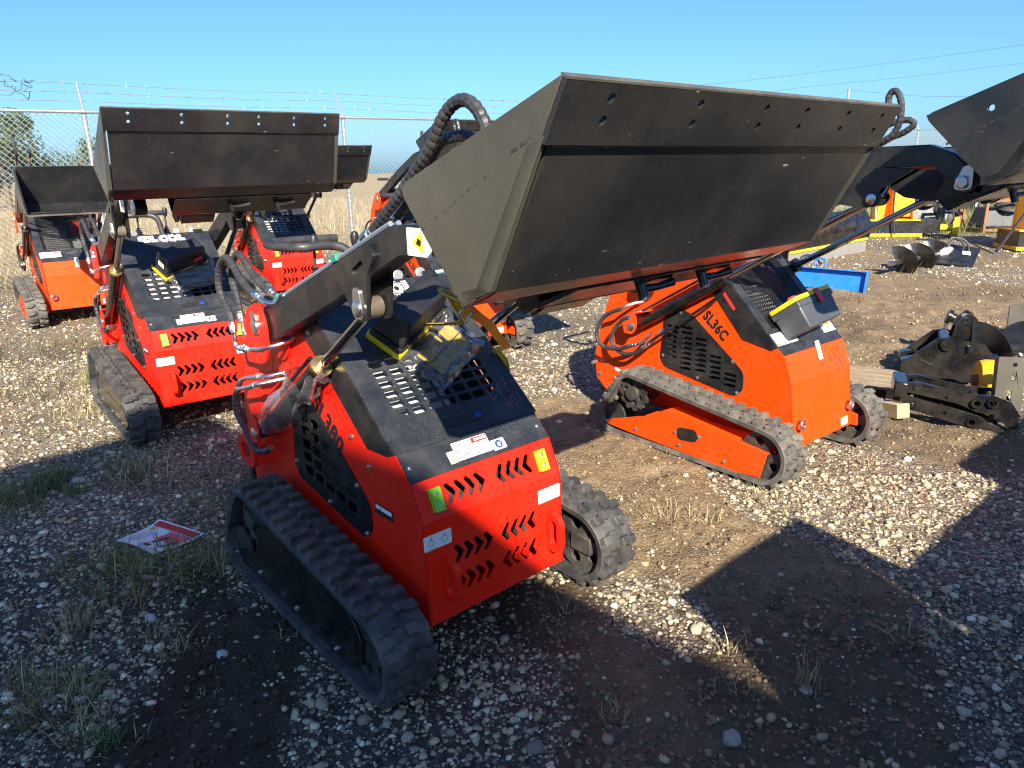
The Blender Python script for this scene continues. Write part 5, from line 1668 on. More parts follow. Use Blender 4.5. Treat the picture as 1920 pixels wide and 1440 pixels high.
def grey_toolbox():
    r = empty('toolbox')
    L_, D_, H_ = 0.172, 0.150, 0.165
    # lies on its back: x length, y from base (0) to lid, z away from the hood
    vs = [(-L_ + 0.012, 0, 0.004), (L_ - 0.012, 0, 0.004), (-L_, D_, 0.0), (L_, D_, 0.0), (-L_ + 0.012, 0, H_ - 0.012), (L_ - 0.012, 0, H_ - 0.012), (-L_, D_, H_), (L_, D_, H_)]
    part('body', MB().add(vs, [(0, 2, 3, 1), (4, 5, 7, 6), (0, 1, 5, 4), (2, 6, 7, 3), (0, 4, 6, 2), (1, 3, 7, 5)]), 'plastic_grey', r, 0.010)
    part('collar', MB().box(-L_ - 0.004, L_ + 0.004, D_ - 0.035, D_ - 0.001, -0.002, H_ + 0.004), 'plastic_grey', r, 0.006)
    part('lid', MB().prism(rrect(-L_ - 0.006, L_ + 0.006, -0.002, H_ + 0.006, 0.015), 0, 0.022, Matrix(((1, 0, 0, 0), (0, 0, 1, D_), (0, 1, 0, 0), (0, 0, 0, 1)))), 'plastic_yellow', r, 0.005)
    part('handle', MB().tube(spline([(-0.07, D_ + 0.020, 0.075), (-0.065, D_ + 0.034, 0.075), (0.0, D_ + 0.036, 0.075), (0.065, D_ + 0.034, 0.075), (0.07, D_ + 0.020, 0.075)], 5), 0.011, 8), 'plastic_red', r)
    part('latch', MB().box(0.005, 0.050, D_ - 0.055, D_ + 0.024, H_ + 0.0045, H_ + 0.013), 'plastic_red', r, 0.003)
    return r
tb2 = grey_toolbox()
place(tb2, W2 @ HD_B @ TR((-0.028, 0.028, 0.0068)) @ Matrix.Rotation(R(8), 4, 'X') @ RZ(5))
tag(tb2, 'grey toolbox with yellow lid and red latch on the orange loader hood', 'toolbox', 'toolboxes left on the hoods')
# wrapped air filter beside the toolbox
def wrapped_filter(dark):
    r = empty('air_filter')
    c = MB().box(-0.118, 0.118, -0.064, 0.064, 0.004, 0.030)
    part('frame', MB().prism(rrect(-0.122, 0.122, -0.068, 0.068, 0.006), 0.003, 0.026, None, [rrect(-0.110, 0.110, -0.056, 0.056, 0.004)]), 'plastic_black', r, 0.002)
    pl = MB()
    for k in range(46):
        x = -0.109 + 0.218 * k / 46
        pl.prism([(x, 0.008), (x + 0.0024, 0.027), (x + 0.0047, 0.008)], -0.055, 0.055, Matrix(((1, 0, 0, 0), (0, 0, -1, 0), (0, 1, 0, 0), (0, 0, 0, 1))))
    part('pleats', pl, 'ink_grey' if dark else 'filter_paper', r)
    br = MB().box(-0.110, 0.110, -0.0018, 0.0018, 0.0272, 0.0292)
    br.lathe((0, 0, 0.0272), (0, 0, 1), ((0, 0.009), (0.002, 0.009)), 12)
    part('brace', br, 'plastic_black', r)
    n, m = 26, 18
    vs, fs = [], []
    for i in range(n):
        for j in range(m):
            u, v = -1 + 2 * i / (n - 1), -1 + 2 * j / (m - 1)
            e = max(abs(u), abs(v))
            z = 0.036 if e < 0.72 else 0.036 - 0.030 * ((e - 0.72) / 0.28)
            z += 0.010 * math.sin(u * 9 + v * 4) * math.cos(v * 7 - u * 3) * (0.35 + e) + rng.uniform(-1, 1) * 0.0035
            if u > 0.5 and v > 0.2: z += 0.045 * (u - 0.5) * (v - 0.2) * 3
            vs.append((u * 0.158 * (1 + rng.uniform(-0.02, 0.02)), v * 0.092 * (1 + rng.uniform(-0.03, 0.03)), max(z, 0.006)))
    for i in range(n - 1):
        for j in range(m - 1):
            fs.append((i * m + j, (i + 1) * m + j, (i + 1) * m + j + 1, i * m + j + 1))
    part('plastic_bag', MB().add(vs, fs), 'clear_film', r, angle=80)
    return r
af = wrapped_filter(False)
place(af, W1 @ HD_A @ TR((0.078, 0.318, 0.0068)) @ RZ(29))
tag(af, 'yellow air filter wrapped in clear plastic on the nearest hood', 'air filter')
af3 = wrapped_filter(True)
place(af3, W3 @ HD_A @ TR((0.085, 0.265, 0.0068)) @ RZ(12))
tag(af3, 'dark air filter in clear plastic on the hood of the left red loader', 'air filter')
# plastic sleeve round the lift cylinder
def sleeve():
    mb = MB()
    a, b = Vector((-0.331, 0.965, 0.625)), Vector((-0.331, 0.56, 0.905))
    d = (b - a).normalized()
    u = Vector((1, 0, 0))
    w = d.cross(u)
    n, m = 34, 30
    vs, fs = [], []
    for i in range(n):
        t = i / (n - 1)
        for k in range(m):
            th = 2 * math.pi * k / m
            r = 0.040 + 0.026 * math.exp(-((t - 0.33) / 0.25) ** 2) + 0.010 * math.sin(3 * th + 9 * t) * math.sin(7 * t + th) + rng.uniform(-1, 1) * 0.0022
            if t > 0.60:
                r += 0.055 * (t - 0.60) * max(0, math.cos(th - 0.4 - math.pi)) * 3.0
            r = max(r, 0.037)
            cut = 0.10 * math.sin(2 * th + 1) if i == n - 1 else 0
            vs.append(a + (b - a) * t * (1 + cut) + (u * math.cos(th) + w * math.sin(th)) * r)
    for i in range(n - 1):
        for k in range(m):
            l = (k + 1) % m
            fs.append((i * m + k, i * m + l, (i + 1) * m + l, (i + 1) * m + k))
    # loose flap hanging forward
    o = len(vs)
    p, q = 16, 10
    for i in range(p):
        for j in range(q):
            s, t = i / (p - 1), j / (q - 1)
            base = Vector((-0.352, 0.64, 0.83)).lerp(Vector((-0.345, 0.42, 0.985)), s)
            low = Vector((-0.36, 0.64, 0.755)).lerp(Vector((-0.345, 0.405, 0.935)), s)
            c = base.lerp(low, t)
            vs.append(c + Vector((-0.010 + 0.012 * math.sin(9 * s + 5 * t) + rng.uniform(-1, 1) * 0.004, rng.uniform(-1, 1) * 0.006, 0.018 * math.sin(11 * s) * t + rng.uniform(-1, 1) * 0.006)))
    for i in range(p - 1):
        for j in range(q - 1):
            fs.append((o + i * q + j, o + (i + 1) * q + j, o + (i + 1) * q + j + 1, o + i * q + j + 1))
    return mb.add(vs, fs)
ps = part('plastic_sleeve', sleeve(), 'clear_film', angle=80)
place(ps, W1)
tag(ps, 'torn clear plastic sleeve wrapped round the nearest lift cylinder', 'plastic wrap')
def sleeve2():
    mb = MB()
    a, b = Vector((0.331, 0.62, 0.86)), Vector((0.331, 0.46, 0.97))
    return mb.tube([a.lerp(b, k / 9) + Vector((rng.uniform(-1, 1) * .006, rng.uniform(-1, 1) * .006, 0)) for k in range(10)], [0.05 + rng.uniform(-1, 1) * 0.010 for _ in range(10)], 12, caps=False)
ps2 = part('plastic_sleeve', sleeve2(), 'clear_film', angle=80)
place(ps2, W1)
tag(ps2, 'clear plastic scrap round the far lift cylinder under the big bucket', 'plastic wrap')
# yellow ratchet strap hanging from the bucket corner
def ribbon(mb, pts, w, side):
    p = spline(pts, 8)
    vs, fs = [], []
    for i, q in enumerate(p):
        t = (p[min(i + 1, len(p) - 1)] - p[max(i - 1, 0)]).normalized()
        s = (Vector(side) - t * t.dot(Vector(side))).normalized()
        nn = t.cross(s) * 0.0012
        for a, b in ((-1, -1), (1, -1), (1, 1), (-1, 1)):
            vs.append(q + s * w / 2 * a + nn * b)
    for i in range(len(p) - 1):
        for k in range(4):
            l = (k + 1) % 4
            fs.append((i * 4 + k, i * 4 + l, i * 4 + 4 + l, i * 4 + 4 + k))
    fs += [(3, 2, 1, 0), tuple((len(p) - 1) * 4 + k for k in range(4))]
    return mb.add(vs, fs)
sr = empty('ratchet_strap')
onh = lambda x, s, o=0.01: HD_A @ Vector((x, s, o))
main = [(-0.44, -0.44, 1.275), (-0.30, -0.30, 1.215), (-0.15, -0.16, 1.150), (0.0, -0.011, 1.075), (0.15, 0.12, 0.985), tuple(onh(0.275, 0.27, 0.03)), tuple(onh(0.303, 0.22, 0.004)), tuple(onh(0.306, 0.17, -0.05))]
part('webbing', ribbon(MB(), main, 0.026, (0.8, -0.5, 0.4)), 'strap_yellow', sr)
loop = [(-0.44, -0.44, 1.283), (-0.33, -0.22, 1.262), (-0.22, -0.05, 1.243), (-0.12, 0.06, 1.215), (-0.07, 0.10, 1.17), (-0.02, 0.13, 1.10), tuple(onh(0.06, 0.42, 0.045))]
part('webbing', ribbon(MB(), loop, 0.026, (0.8, -0.4, -0.3)), 'strap_yellow', sr)
hk = MB().tube(spline([(-0.435, -0.435, 1.275), (-0.450, -0.43, 1.262), (-0.44, -0.425, 1.245), (-0.43, -0.42, 1.232), (-0.42, -0.42, 1.245), (-0.412, -0.425, 1.262), (-0.435, -0.435, 1.275)], 5), 0.0025, 7)
part('wire_hook', hk, 'steel', sr)
for pts in (main, loop):
    for off in (-0.006, 0.006):
        sp = spline(pts, 8)
        st = [Vector(p) + Vector((off * 0.8, -off * 0.5, off * 0.4)) + Vector((-0.0008, -0.0014, 0.0010)) for p in sp]
        part('stripe', ribbon(MB(), st, 0.0022, (0.8, -0.5, 0.4)), 'strap_dark', sr)
place(sr, W1)
tag(sr, 'yellow ratchet strap hanging from the corner of the nearest bucket', 'strap')

# handwriting
def glyphs(txt, h, gap=0.25):
    G = {'L': [[(0.1, 1), (0, 0), (0.45, 0.05)]], 'V': [[(0, 1), (0.22, 0), (0.5, 1)]], '7': [[(0, 0.95), (0.5, 1), (0.15, 0)], [(0.1, 0.5), (0.45, 0.55)]], '-': [[(0.05, 0.5), (0.4, 0.52)]],
         '4': [[(0.35, 1), (0, 0.4), (0.5, 0.45)], [(0.4, 0.7), (0.3, 0)]], '0': [[(0.25, 1), (0.02, 0.7), (0.05, 0.2), (0.25, 0), (0.45, 0.3), (0.42, 0.8), (0.25, 1)]], '1': [[(0.2, 1), (0.15, 0)]],
         '3': [[(0, 0.95), (0.4, 0.9), (0.15, 0.55), (0.42, 0.35), (0.2, 0), (0, 0.1)]], '9': [[(0.42, 0.8), (0.2, 1), (0.05, 0.75), (0.25, 0.55), (0.42, 0.8), (0.35, 0)]], '5': [[(0.5, 1), (0.12, 0.95), (0.08, 0.55), (0.4, 0.5), (0.4, 0.12), (0.05, 0)]]}
    out, x = [], 0
    for c in txt:
        for s in G[c]:
            out.append([((p[0] + x + 0.12 * p[1]) * h, p[1] * h) for p in s])
        x += 0.55 + gap * (0.4 if c == '-' else 0.6)
    return out
def write(parent, M, txt, h, mat, r):
    part('chalk_marking' if mat != 'ink_black' else 'marker_writing', scribble(glyphs(txt, h), M, r), mat, parent)
write(M1, HD_A @ TR((0.155, 0.085, 0.0060)) @ RZ(12), 'LV7-', 0.052, 'marker_purple', 0.0011)
write(M1, HD_A @ TR((0.195, 0.030, 0.0060)) @ RZ(12), '401', 0.046, 'marker_purple', 0.0011)
write(M1, sideL(-0.2902) @ TR((-0.99, 0.83, 0.0004)) @ RZ(-8), 'LV7', 0.085, 'ink_black', 0.0010)
write(M1, sideL(-0.2902) @ TR((-0.92, 0.73, 0.0004)) @ RZ(-8), '401', 0.075, 'ink_black', 0.0010)
write(M2, FU_B @ TR((0.115, 0.045, 0.0003)) @ RZ(10), 'LV7-', 0.055, 'ink_black', 0.0011)
write(M2, FU_B @ TR((0.155, -0.015, 0.0003)) @ RZ(14), '395', 0.055, 'ink_black', 0.0011)

# ------------------------------------------------------------------ paper flyer
def flyer():
    c = [gp(217, 1024), gp(288, 1047), gp(386, 1014), gp(302, 990)]
    z0 = float(ground_z(np.array([gp(300, 1020).x]), np.array([gp(300, 1020).y]))[0])
    def f(u, v, o=0.0):
        p = c[0] * (1 - u) * (1 - v) + c[1] * u * (1 - v) + c[2] * u * v + c[3] * (1 - u) * v
        return Vector((p.x, p.y, z0 + 0.030 + 0.020 * (2 * v - 1) ** 2 * (v > 0.5) + 0.014 * math.sin(3 * u) * (1 - v) - 0.008 * u + o))
    def sheet(u0, u1, v0, v1, o):
        n = 10
        vs = [f(u0 + (u1 - u0) * i / n, v0 + (v1 - v0) * j / n, o) for i in range(n + 1) for j in range(n + 1)]
        return vs, [(i * (n + 1) + j, (i + 1) * (n + 1) + j, (i + 1) * (n + 1) + j + 1, i * (n + 1) + j + 1) for i in range(n) for j in range(n)]
    r = empty('paper_flyer')
    part('sheet', MB().add(*sheet(0, 1, 0, 1, 0)), 'sticker_white', r)
    part('red_banner', MB().add(*sheet(0.04, 0.96, 0.80, 0.96, 0.0012)), 'ink_red', r)
    part('pink_block', MB().add(*sheet(0.50, 0.95, 0.42, 0.78, 0.0012)), 'ink_pink', r)
    mb = MB()
    for k in range(4):
        mb.add(*sheet(0.10 + 0.07 * k, 0.115 + 0.07 * k, 0.15, 0.62, 0.0012))
    part('print_lines', mb, 'ink_grey', r)
    part('orange_heading', MB().add(*sheet(0.08, 0.18, 0.66, 0.77, 0.0012)), 'ink_orange', r)
    mb = MB()
    for k in range(12):
        u = 0.55 + 0.33 * rng.random()
        v = 0.10 + 0.50 * rng.random()
        mb.add(*sheet(u, u + 0.05, v, v + 0.11, 0.0024))
    part('printed_picture', mb, 'ink_black', r)
    tag(r, 'white printed flyer with red banner lying on the gravel at left', 'flyer')
flyer()
# ------------------------------------------------------------------ stored attachments at the right
GA = 'loader attachments lying in the yard'
def basis(o, e, up=(0, 0, 1)):
    e = Vector(e).normalized()
    u = Vector(up)
    n = e.cross(u).normalized()
    u = n.cross(e)
    return Matrix(((e.x, -n.x, u.x, o[0]), (e.y, -n.y, u.y, o[1]), (e.z, -n.z, u.z, o[2]), (0, 0, 0, 1)))
YZX = Matrix(((0, 0, 1, 0), (1, 0, 0, 0), (0, 1, 0, 0), (0, 0, 0, 1)))
# curved black blade with yellow strip
p0, p1 = gp(1478, 500), gp(1623, 470)
L = (p1 - p0).length
r = empty('grader_blade')
bl = [(0.0, 0.20), (-0.03, 0.30), (-0.035, 0.40), (-0.01, 0.50), (0.05, 0.58), (0.14, 0.63), (0.14, 0.622), (0.055, 0.572), (0.0, 0.495), (-0.024, 0.40), (-0.02, 0.30), (0.01, 0.20)]
part('moldboard', MB().prism(bl, 0, L, YZX), 'gloss_black', r)
part('rubber_edge', MB().box(0.0, L, 0.004, 0.016, -0.02, 0.185), 'grey_edge', r)
part('yellow_strip', MB().box(0.0, L, -0.012, 0.003, 0.165, 0.20), 'plastic_yellow', r, 0.002)
part('end_plate', MB().prism(rpoly([(-0.03, 0.19), (-0.045, 0.40), (0.05, 0.60), (0.20, 0.64), (0.26, 0.40), (0.10, 0.19)], 0.05), L + 0.001, L + 0.012, YZX), 'gloss_black', r)
part('back_frame', MB().box(0.2, L - 0.2, 0.12, 0.30, 0.05, 0.35), 'gloss_black', r)
place(r, basis(p0, p1 - p0))
tag(r, 'glossy black curved blade with yellow strip behind the orange loader', 'blade', GA)
# blue tray
p0, p1 = gp(1478, 538), gp(1622, 552)
L = (p1 - p0).length
r = empty('blue_attachment_plate')
part('plate', MB().box(0, L, 0.0, 0.012, 0.02, 0.245), 'blue_paint', r, 0.002)
for a in ((0, L, -0.07, 0.0, 0.233, 0.245), (L - 0.012, L, -0.07, 0.0, 0.0, 0.232), (0.0, 0.012, -0.07, 0.0, 0.0, 0.232)):
    part('rim', MB().box(*a), 'blue_paint', r, 0.002)
part('lug', MB().tube(spline([(0.25, 0.03, 0.28), (0.25, 0.03, 0.34), (0.30, 0.03, 0.36), (0.36, 0.03, 0.34), (0.36, 0.03, 0.28)], 4), 0.012, 8), 'blue_paint', r)
part('hose', MB().tube(spline([(0.06, 0.04, 0.28), (0.08, 0.05, 0.36), (0.16, 0.06, 0.39), (0.24, 0.05, 0.34), (0.27, 0.05, 0.28)], 6), 0.014, 8), 'hose_black', r)
part('hose', MB().tube(spline([(0.10, 0.08, 0.28), (0.12, 0.09, 0.34), (0.20, 0.09, 0.36), (0.30, 0.08, 0.30)], 6), 0.014, 8), 'hose_black', r)
place(r, basis(p0, p1 - p0) @ Matrix.Rotation(R(-12), 4, 'X'))
tag(r, 'bright blue steel attachment plate lying on the soil behind the orange loader', 'attachment plate', GA)
# auger with drive and mounting plate
def helix(mb, a, b, r0, r1, turns, n=64, ph=0.0, t=0.006):
    a, b = Vector(a), Vector(b)
    ax = (b - a).normalized()
    u = ax.orthogonal().normalized()
    w = ax.cross(u)
    vs, fs = [], []
    for i in range(n + 1):
        s = i / n
        th = ph + 2 * math.pi * turns * s
        d = u * math.cos(th) + w * math.sin(th)
        c = a + (b - a) * s
        vs += [c + d * r0 - ax * t / 2, c + d * r1 - ax * t / 2, c + d * r1 + ax * t / 2, c + d * r0 + ax * t / 2]
    for i in range(n):
        for k in range(4):
            l = (k + 1) % 4
            fs.append((i * 4 + k, i * 4 + l, i * 4 + 4 + l, i * 4 + 4 + k))
    return mb.add(vs, fs)
r = empty('post_hole_auger', gp(1700, 520))
o = Vector(r.location)
a, b = at(1678, 492, 9.0) - o, at(1752, 477, 9.85) - o
part('flighting', helix(MB(), a, b, 0.03, 0.20, 2.2, 90, 0.5), 'gloss_black', r)
part('shaft', MB().tube([a - (b - a) * 0.12, b + (b - a) * 0.15], 0.032, 14), 'steel', r)
c = at(1768, 474, 9.95) - o
part('drive_motor', MB().tube([b + (b - a) * 0.12, c, c + (b - a) * 0.15, c + (b - a) * 0.3], [0.05, 0.075, 0.075, 0.05], 16), 'engine_grey', r)
part('hose', MB().tube(spline([c + Vector((0, 0, 0.05)), c + Vector((0.1, 0, 0.2)), c + Vector((0.25, -0.02, 0.12)), c + Vector((0.2, -0.05, -0.08)), c + Vector((0.05, -0.06, -0.13))], 8), 0.014, 8), 'hose_black', r)
part('hose', MB().tube(spline([c + Vector((0.05, 0, 0.08)), c + Vector((0.18, 0.02, 0.2)), c + Vector((0.32, -0.02, 0.1)), c + Vector((0.28, -0.05, -0.1)), c + Vector((0.1, -0.06, -0.15))], 8), 0.014, 8), 'hose_black', r)
q = [at(1740, 452, 10.35) - o, at(1839, 466, 9.95) - o, at(1823, 502, 9.42) - o, at(1736, 491, 9.85) - o]
n = (q[1] - q[0]).cross(q[3] - q[0]).normalized() * 0.006
part('mounting_plate', MB().add([p - n for p in q] + [p + n for p in q], [(3, 2, 1, 0), (4, 5, 6, 7)] + [(i, (i + 1) % 4, (i + 1) % 4 + 4, i + 4) for i in range(4)]), 'black_paint', r)
lc = q[0] * .18 + q[1] * .62 + q[2] * .14 + q[3] * .06
lc = (q[1] * 0.5 + q[2] * 0.28 + q[0] * 0.15 + q[3] * 0.07)
ex, ey = (q[1] - q[0]).normalized(), (q[3] - q[0]).normalized()
sg = -1 if n.y > 0 else 1
part('label', MB().add([lc + ex * i * 0.05 + ey * j * 0.05 + n * 1.2 * sg for i, j in ((-1, -1), (1, -1), (1, 1), (-1, 1))], [(0, 1, 2, 3)]), 'sticker_white', r)
tag(r, 'black post hole auger with drive motor and plate lying on the soil', 'auger', GA)
# yellow implements
def yellow_unit(disc):
    r = empty('yellow_implement')
    part('base_box', MB().box(0, 1.0, -0.28, 0.28, 0.05, 0.24), 'black_paint', r, 0.004)
    part('skid', MB().box(-0.02, 0.75, -0.30, 0.30, 0.0, 0.05), 'yellow_machine_paint', r, 0.003)
    part('base_plate', MB().box(-0.02, 0.70, -0.31, 0.31, 0.24, 0.265), 'yellow_machine_paint', r, 0.003)
    part('back_plate', MB().box(0.05, 0.62, 0.02, 0.04, 0.265, 0.92), 'yellow_machine_paint', r, 0.003)
    for x in (0.06, 0.33, 0.60):
        part('gusset', MB().prism([(-0.26, 0.265), (0.02, 0.265), (0.02, 0.90), (-0.05, 0.90)], x, x + 0.014, YZX), 'yellow_machine_paint', r)
    part('upright', MB().box(0.33, 0.60, -0.16, -0.14, 0.30, 0.90), 'yellow_machine_paint', r, 0.003)
    part('top_plate', MB().box(0.0, 0.80, -0.25, 0.12, 0.93, 0.965), 'yellow_machine_paint', r, 0.003)
    for x in (0.10, 0.50, 0.72):
        part('hook', MB().prism(rpoly([(x, 0.967), (x + 0.10, 0.967), (x + 0.12, 1.06), (x + 0.06, 1.10), (x - 0.02, 1.06)], 0.03), -0.24, -0.21, Matrix(((1, 0, 0, 0), (0, 0, 1, 0), (0, 1, 0, 0), (0, 0, 0, 1))), [circ(x + 0.05, 1.035, 0.022, 10)]), 'yellow_machine_paint', r)
    part('side_bracket', MB().box(0.74, 0.90, -0.30, -0.26, 0.72, 1.00), 'yellow_machine_paint', r, 0.01)
    if disc:
        half = [(0.42 + 0.30 * math.cos(a), 0.985 + 0.26 * math.sin(a)) for a in [math.pi * k / 16 for k in range(17)]]
        part('disc_guard', MB().prism(half, 0.02, 0.05, Matrix(((1, 0, 0, 0), (0, 0, 1, 0), (0, 1, 0, 0), (0, 0, 0, 1))), [circ(0.42 + 0.17 * math.cos(a), 0.985 + 0.17 * math.sin(a) * 0.9, 0.022, 8) for a in (0.6, 1.2, 1.8, 2.4)]), 'orange_paint', r)
        part('wheel', MB().lathe((1.02, -0.2, 0.13), (1, -0.3, 0), ((0, 0.05), (0.16, 0.05), (0.165, 0.16), (0.24, 0.17), (0.25, 0.13), (0.21, 0.12)), 24), 'plastic_yellow', r)
        part('hose', MB().tube(spline([(0.30, -0.30, 1.0), (0.27, -0.34, 0.8), (0.28, -0.35, 0.4), (0.33, -0.36, 0.05)], 6), 0.014, 8), 'hose_black', r)
        part('hose', MB().tube(spline([(0.70, -0.28, 0.85), (0.95, -0.32, 0.70), (1.12, -0.34, 0.40), (1.15, -0.36, 0.10), (1.05, -0.40, 0.01)], 6), 0.014, 8), 'hose_black', r)
    else:
        part('top_arm', MB().tube([(-0.35, -0.2, 0.84), (0.05, -0.1, 0.86)], [0.07, 0.05], 12), 'yellow_machine_paint', r)
        part('rod', MB().tube([(0.1, -0.3, 0.62), (-0.35, -0.5, 0.02)], 0.018, 8), 'black_paint', r)
    return r
def fit_scale(r, o, ang, s, label):
    r.location = o
    r.rotation_euler = (0, 0, ang)
    r.scale = (s,) * 3
    tag(r, label, 'implement', GA)
fit_scale(yellow_unit(True), gp(1622, 441), R(-12), 1.12, 'yellow implement with orange disc guard and hoses beside the rusty frame')
fit_scale(yellow_unit(False), gp(1885, 466), R(-8), 1.15, 'yellow implement cut off by the right edge of the photo')
# rusty crates with black parts
def crate(o, ang, w, d, h, label, seed):
    q = random.Random(seed)
    r = empty('steel_crate', o, ang)
    t = 0.045
    for x in (0, w):
        for y in (0, d):
            part('upright', MB().box(x - t / 2, x + t / 2, y - t / 2, y + t / 2, 0, h), 'rusty_steel', r)
    for z in (0.05, h * 0.62, h - t / 2):
        for y in (0, d):
            part('rail', MB().box(t / 2, w - t / 2, y - t / 2 + 0.002, y + t / 2 - 0.002, z - t / 2, z + t / 2), 'rusty_steel', r)
        for x in (0, w):
            part('rail', MB().box(x - t / 2 + 0.002, x + t / 2 - 0.002, t / 2, d - t / 2, z - t / 2, z + t / 2), 'rusty_steel', r)
    tag(r, label, 'crate', 'rusty steel crates')
    W_ = wm(r)
    g = 'black machine parts packed in the crates'
    items = []
    b = empty('packed_housing')
    part('housing', MB().add(*frustum(w * 0.32, d * 0.35, 0.06, h * 0.45, 0.06, 0.10)), 'plastic_black', b, 0.03)
    part('cover', MB().lathe((0.05, -d * 0.2, h * 0.45), (0, -0.3, 1), ((0, 0.22), (0.05, 0.20), (0.12, 0.08)), 18), 'engine_dark', b)
    place(b, W_ @ TR((w * 0.38, d * 0.5, 0.02)))
    tag(b, 'black housing packed low inside ' + label, 'machine part', g)
    c = empty('coiled_hoses')
    for k in range(4):
        ring = [(0.20 * math.cos(a) * (1 + 0.1 * k), 0.03 * k + q.uniform(-.02, .02), 0.26 + 0.20 * math.sin(a)) for a in [2 * math.pi * i / 20 for i in range(20)]]
        part('coil', MB().tube(ring, 0.016, 7, closed=True), 'hose_black', c)
    part('red_tie', MB().box(-0.08, 0.06, -0.04, 0.10, 0.44, 0.52), 'plastic_red', c, 0.02)
    place(c, W_ @ TR((w * 0.78, d * 0.15, 0.04)))
    tag(c, 'coiled hoses with red tie inside ' + label, 'hoses', g)
    e = empty('packed_fender')
    part('fender', MB().prism([(0.30 * math.cos(a), 0.30 * math.sin(a)) for a in [math.pi * k / 12 for k in range(13)]] + [(0.22 * math.cos(a), 0.22 * math.sin(a)) for a in [math.pi * k / 12 for k in range(12, -1, -1)]], -0.14, 0.14, Matrix(((1, 0, 0, 0), (0, 0, 1, 0), (0, 1, 0, 0), (0, 0, 0, 1)))), 'plastic_black', e)
    part('bracket', MB().box(-0.28, -0.10, -0.16, 0.16, -0.06, 0.06), 'engine_grey', e, 0.01)
    place(e, W_ @ TR((w * 0.45, d * 0.55, h * 0.64)))
    tag(e, 'black curved fender stacked on top inside ' + label, 'machine part', g)
crate(gp(1690, 424), R(-8), 1.15, 0.9, 0.95, 'the rusty steel crate behind the yellow implement', 1)
crate(gp(1843, 437), R(-6), 1.15, 0.9, 0.90, 'the rusty steel crate at the right edge', 2)
for k, (px, py, s, lb) in enumerate(((1770, 425, 0.5, 'black engine part lying in the grass between the crates'), (1822, 400, 0.55, 'black bundle with white label standing behind the right crate'))):
    b = empty('machine_part', gp(px, py), R(20 * k))
    part('housing', MB().add(*frustum(0.34 * s, 0.28 * s, 0.0, 0.75 * s, 0.10 * s, 0.06 * s)), 'plastic_black', b, 0.02)
    part('drum', MB().lathe((0.1 * s, -0.25 * s, 0.35 * s), (0, -1, 0.2), ((0, 0.24 * s), (0.12 * s, 0.24 * s), (0.16 * s, 0.10 * s)), 16), 'engine_dark', b)
    part('label', MB().box(-0.22 * s, -0.06 * s, -0.292 * s, -0.285 * s, 0.30 * s, 0.55 * s), 'sticker_white', b)
    tag(b, lb, 'machine part')

# ------------------------------------------------------------------ near pile of attachments
e1 = Vector((0.93, -0.36, 0)).normalized()
# excavator bucket
o = gp(1690, 700)
o = Vector((o.x, o.y, o.z))
r = empty('excavator_bucket')
sidep = [(0.0, 0.115), (0.02, 0.06), (0.13, 0.03), (0.26, 0.0), (0.36, 0.02), (0.42, 0.09), (0.425, 0.18), (0.38, 0.235), (0.30, 0.245), (0.20, 0.265), (0.14, 0.25)]
XZ = Matrix(((1, 0, 0, 0), (0, 0, 1, 0), (0, 1, 0, 0), (0, 0, 0, 1)))
for y in (-0.13, 0.12):
    part('side_plate', MB().prism(sidep, y, y + 0.010, XZ), 'gloss_black', r, 0.001)
shell = [(0.13, 0.03), (0.20, 0.012), (0.26, 0.0), (0.32, 0.005), (0.36, 0.02), (0.40, 0.052), (0.42, 0.09), (0.428, 0.14), (0.425, 0.18), (0.38, 0.235), (0.30, 0.245)]
ins = [(0.14, 0.040), (0.26, 0.012), (0.355, 0.032), (0.41, 0.095), (0.414, 0.178), (0.375, 0.224), (0.30, 0.234)]
part('shell', MB().prism(shell + ins[::-1], -0.119, 0.119, XZ), 'gloss_black', r)
for y in (-0.13, 0.06):
    part('tooth', MB().prism(rpoly([(-0.02, 0.12), (-0.02, 0.05), (0.04, 0.02), (0.14, 0.035), (0.15, 0.10), (0.05, 0.14)], 0.01), y - 0.012, y + 0.06, XZ), 'gloss_black', r, 0.002)
for y in (-0.07, 0.05):
    part('ear', MB().prism(rpoly([(0.22, 0.235), (0.24, 0.34), (0.29, 0.40), (0.335, 0.37), (0.33, 0.30), (0.40, 0.31), (0.42, 0.26), (0.38, 0.225)], 0.02), y, y + 0.016, XZ, [circ(0.285, 0.36, 0.018, 12), circ(0.385, 0.275, 0.018, 12)]), 'gloss_black', r, 0.002)
part('collar', MB().tube([(0.20, -0.145, 0.225), (0.20, 0.145, 0.225)], 0.038, 18), 'gloss_black', r)
place(r, TR(o) @ RZ(-25))
r.scale = (1.22, 1.22, 1.22)
tag(r, 'small glossy black excavator bucket on top of the pile at the right', 'excavator bucket', GA)
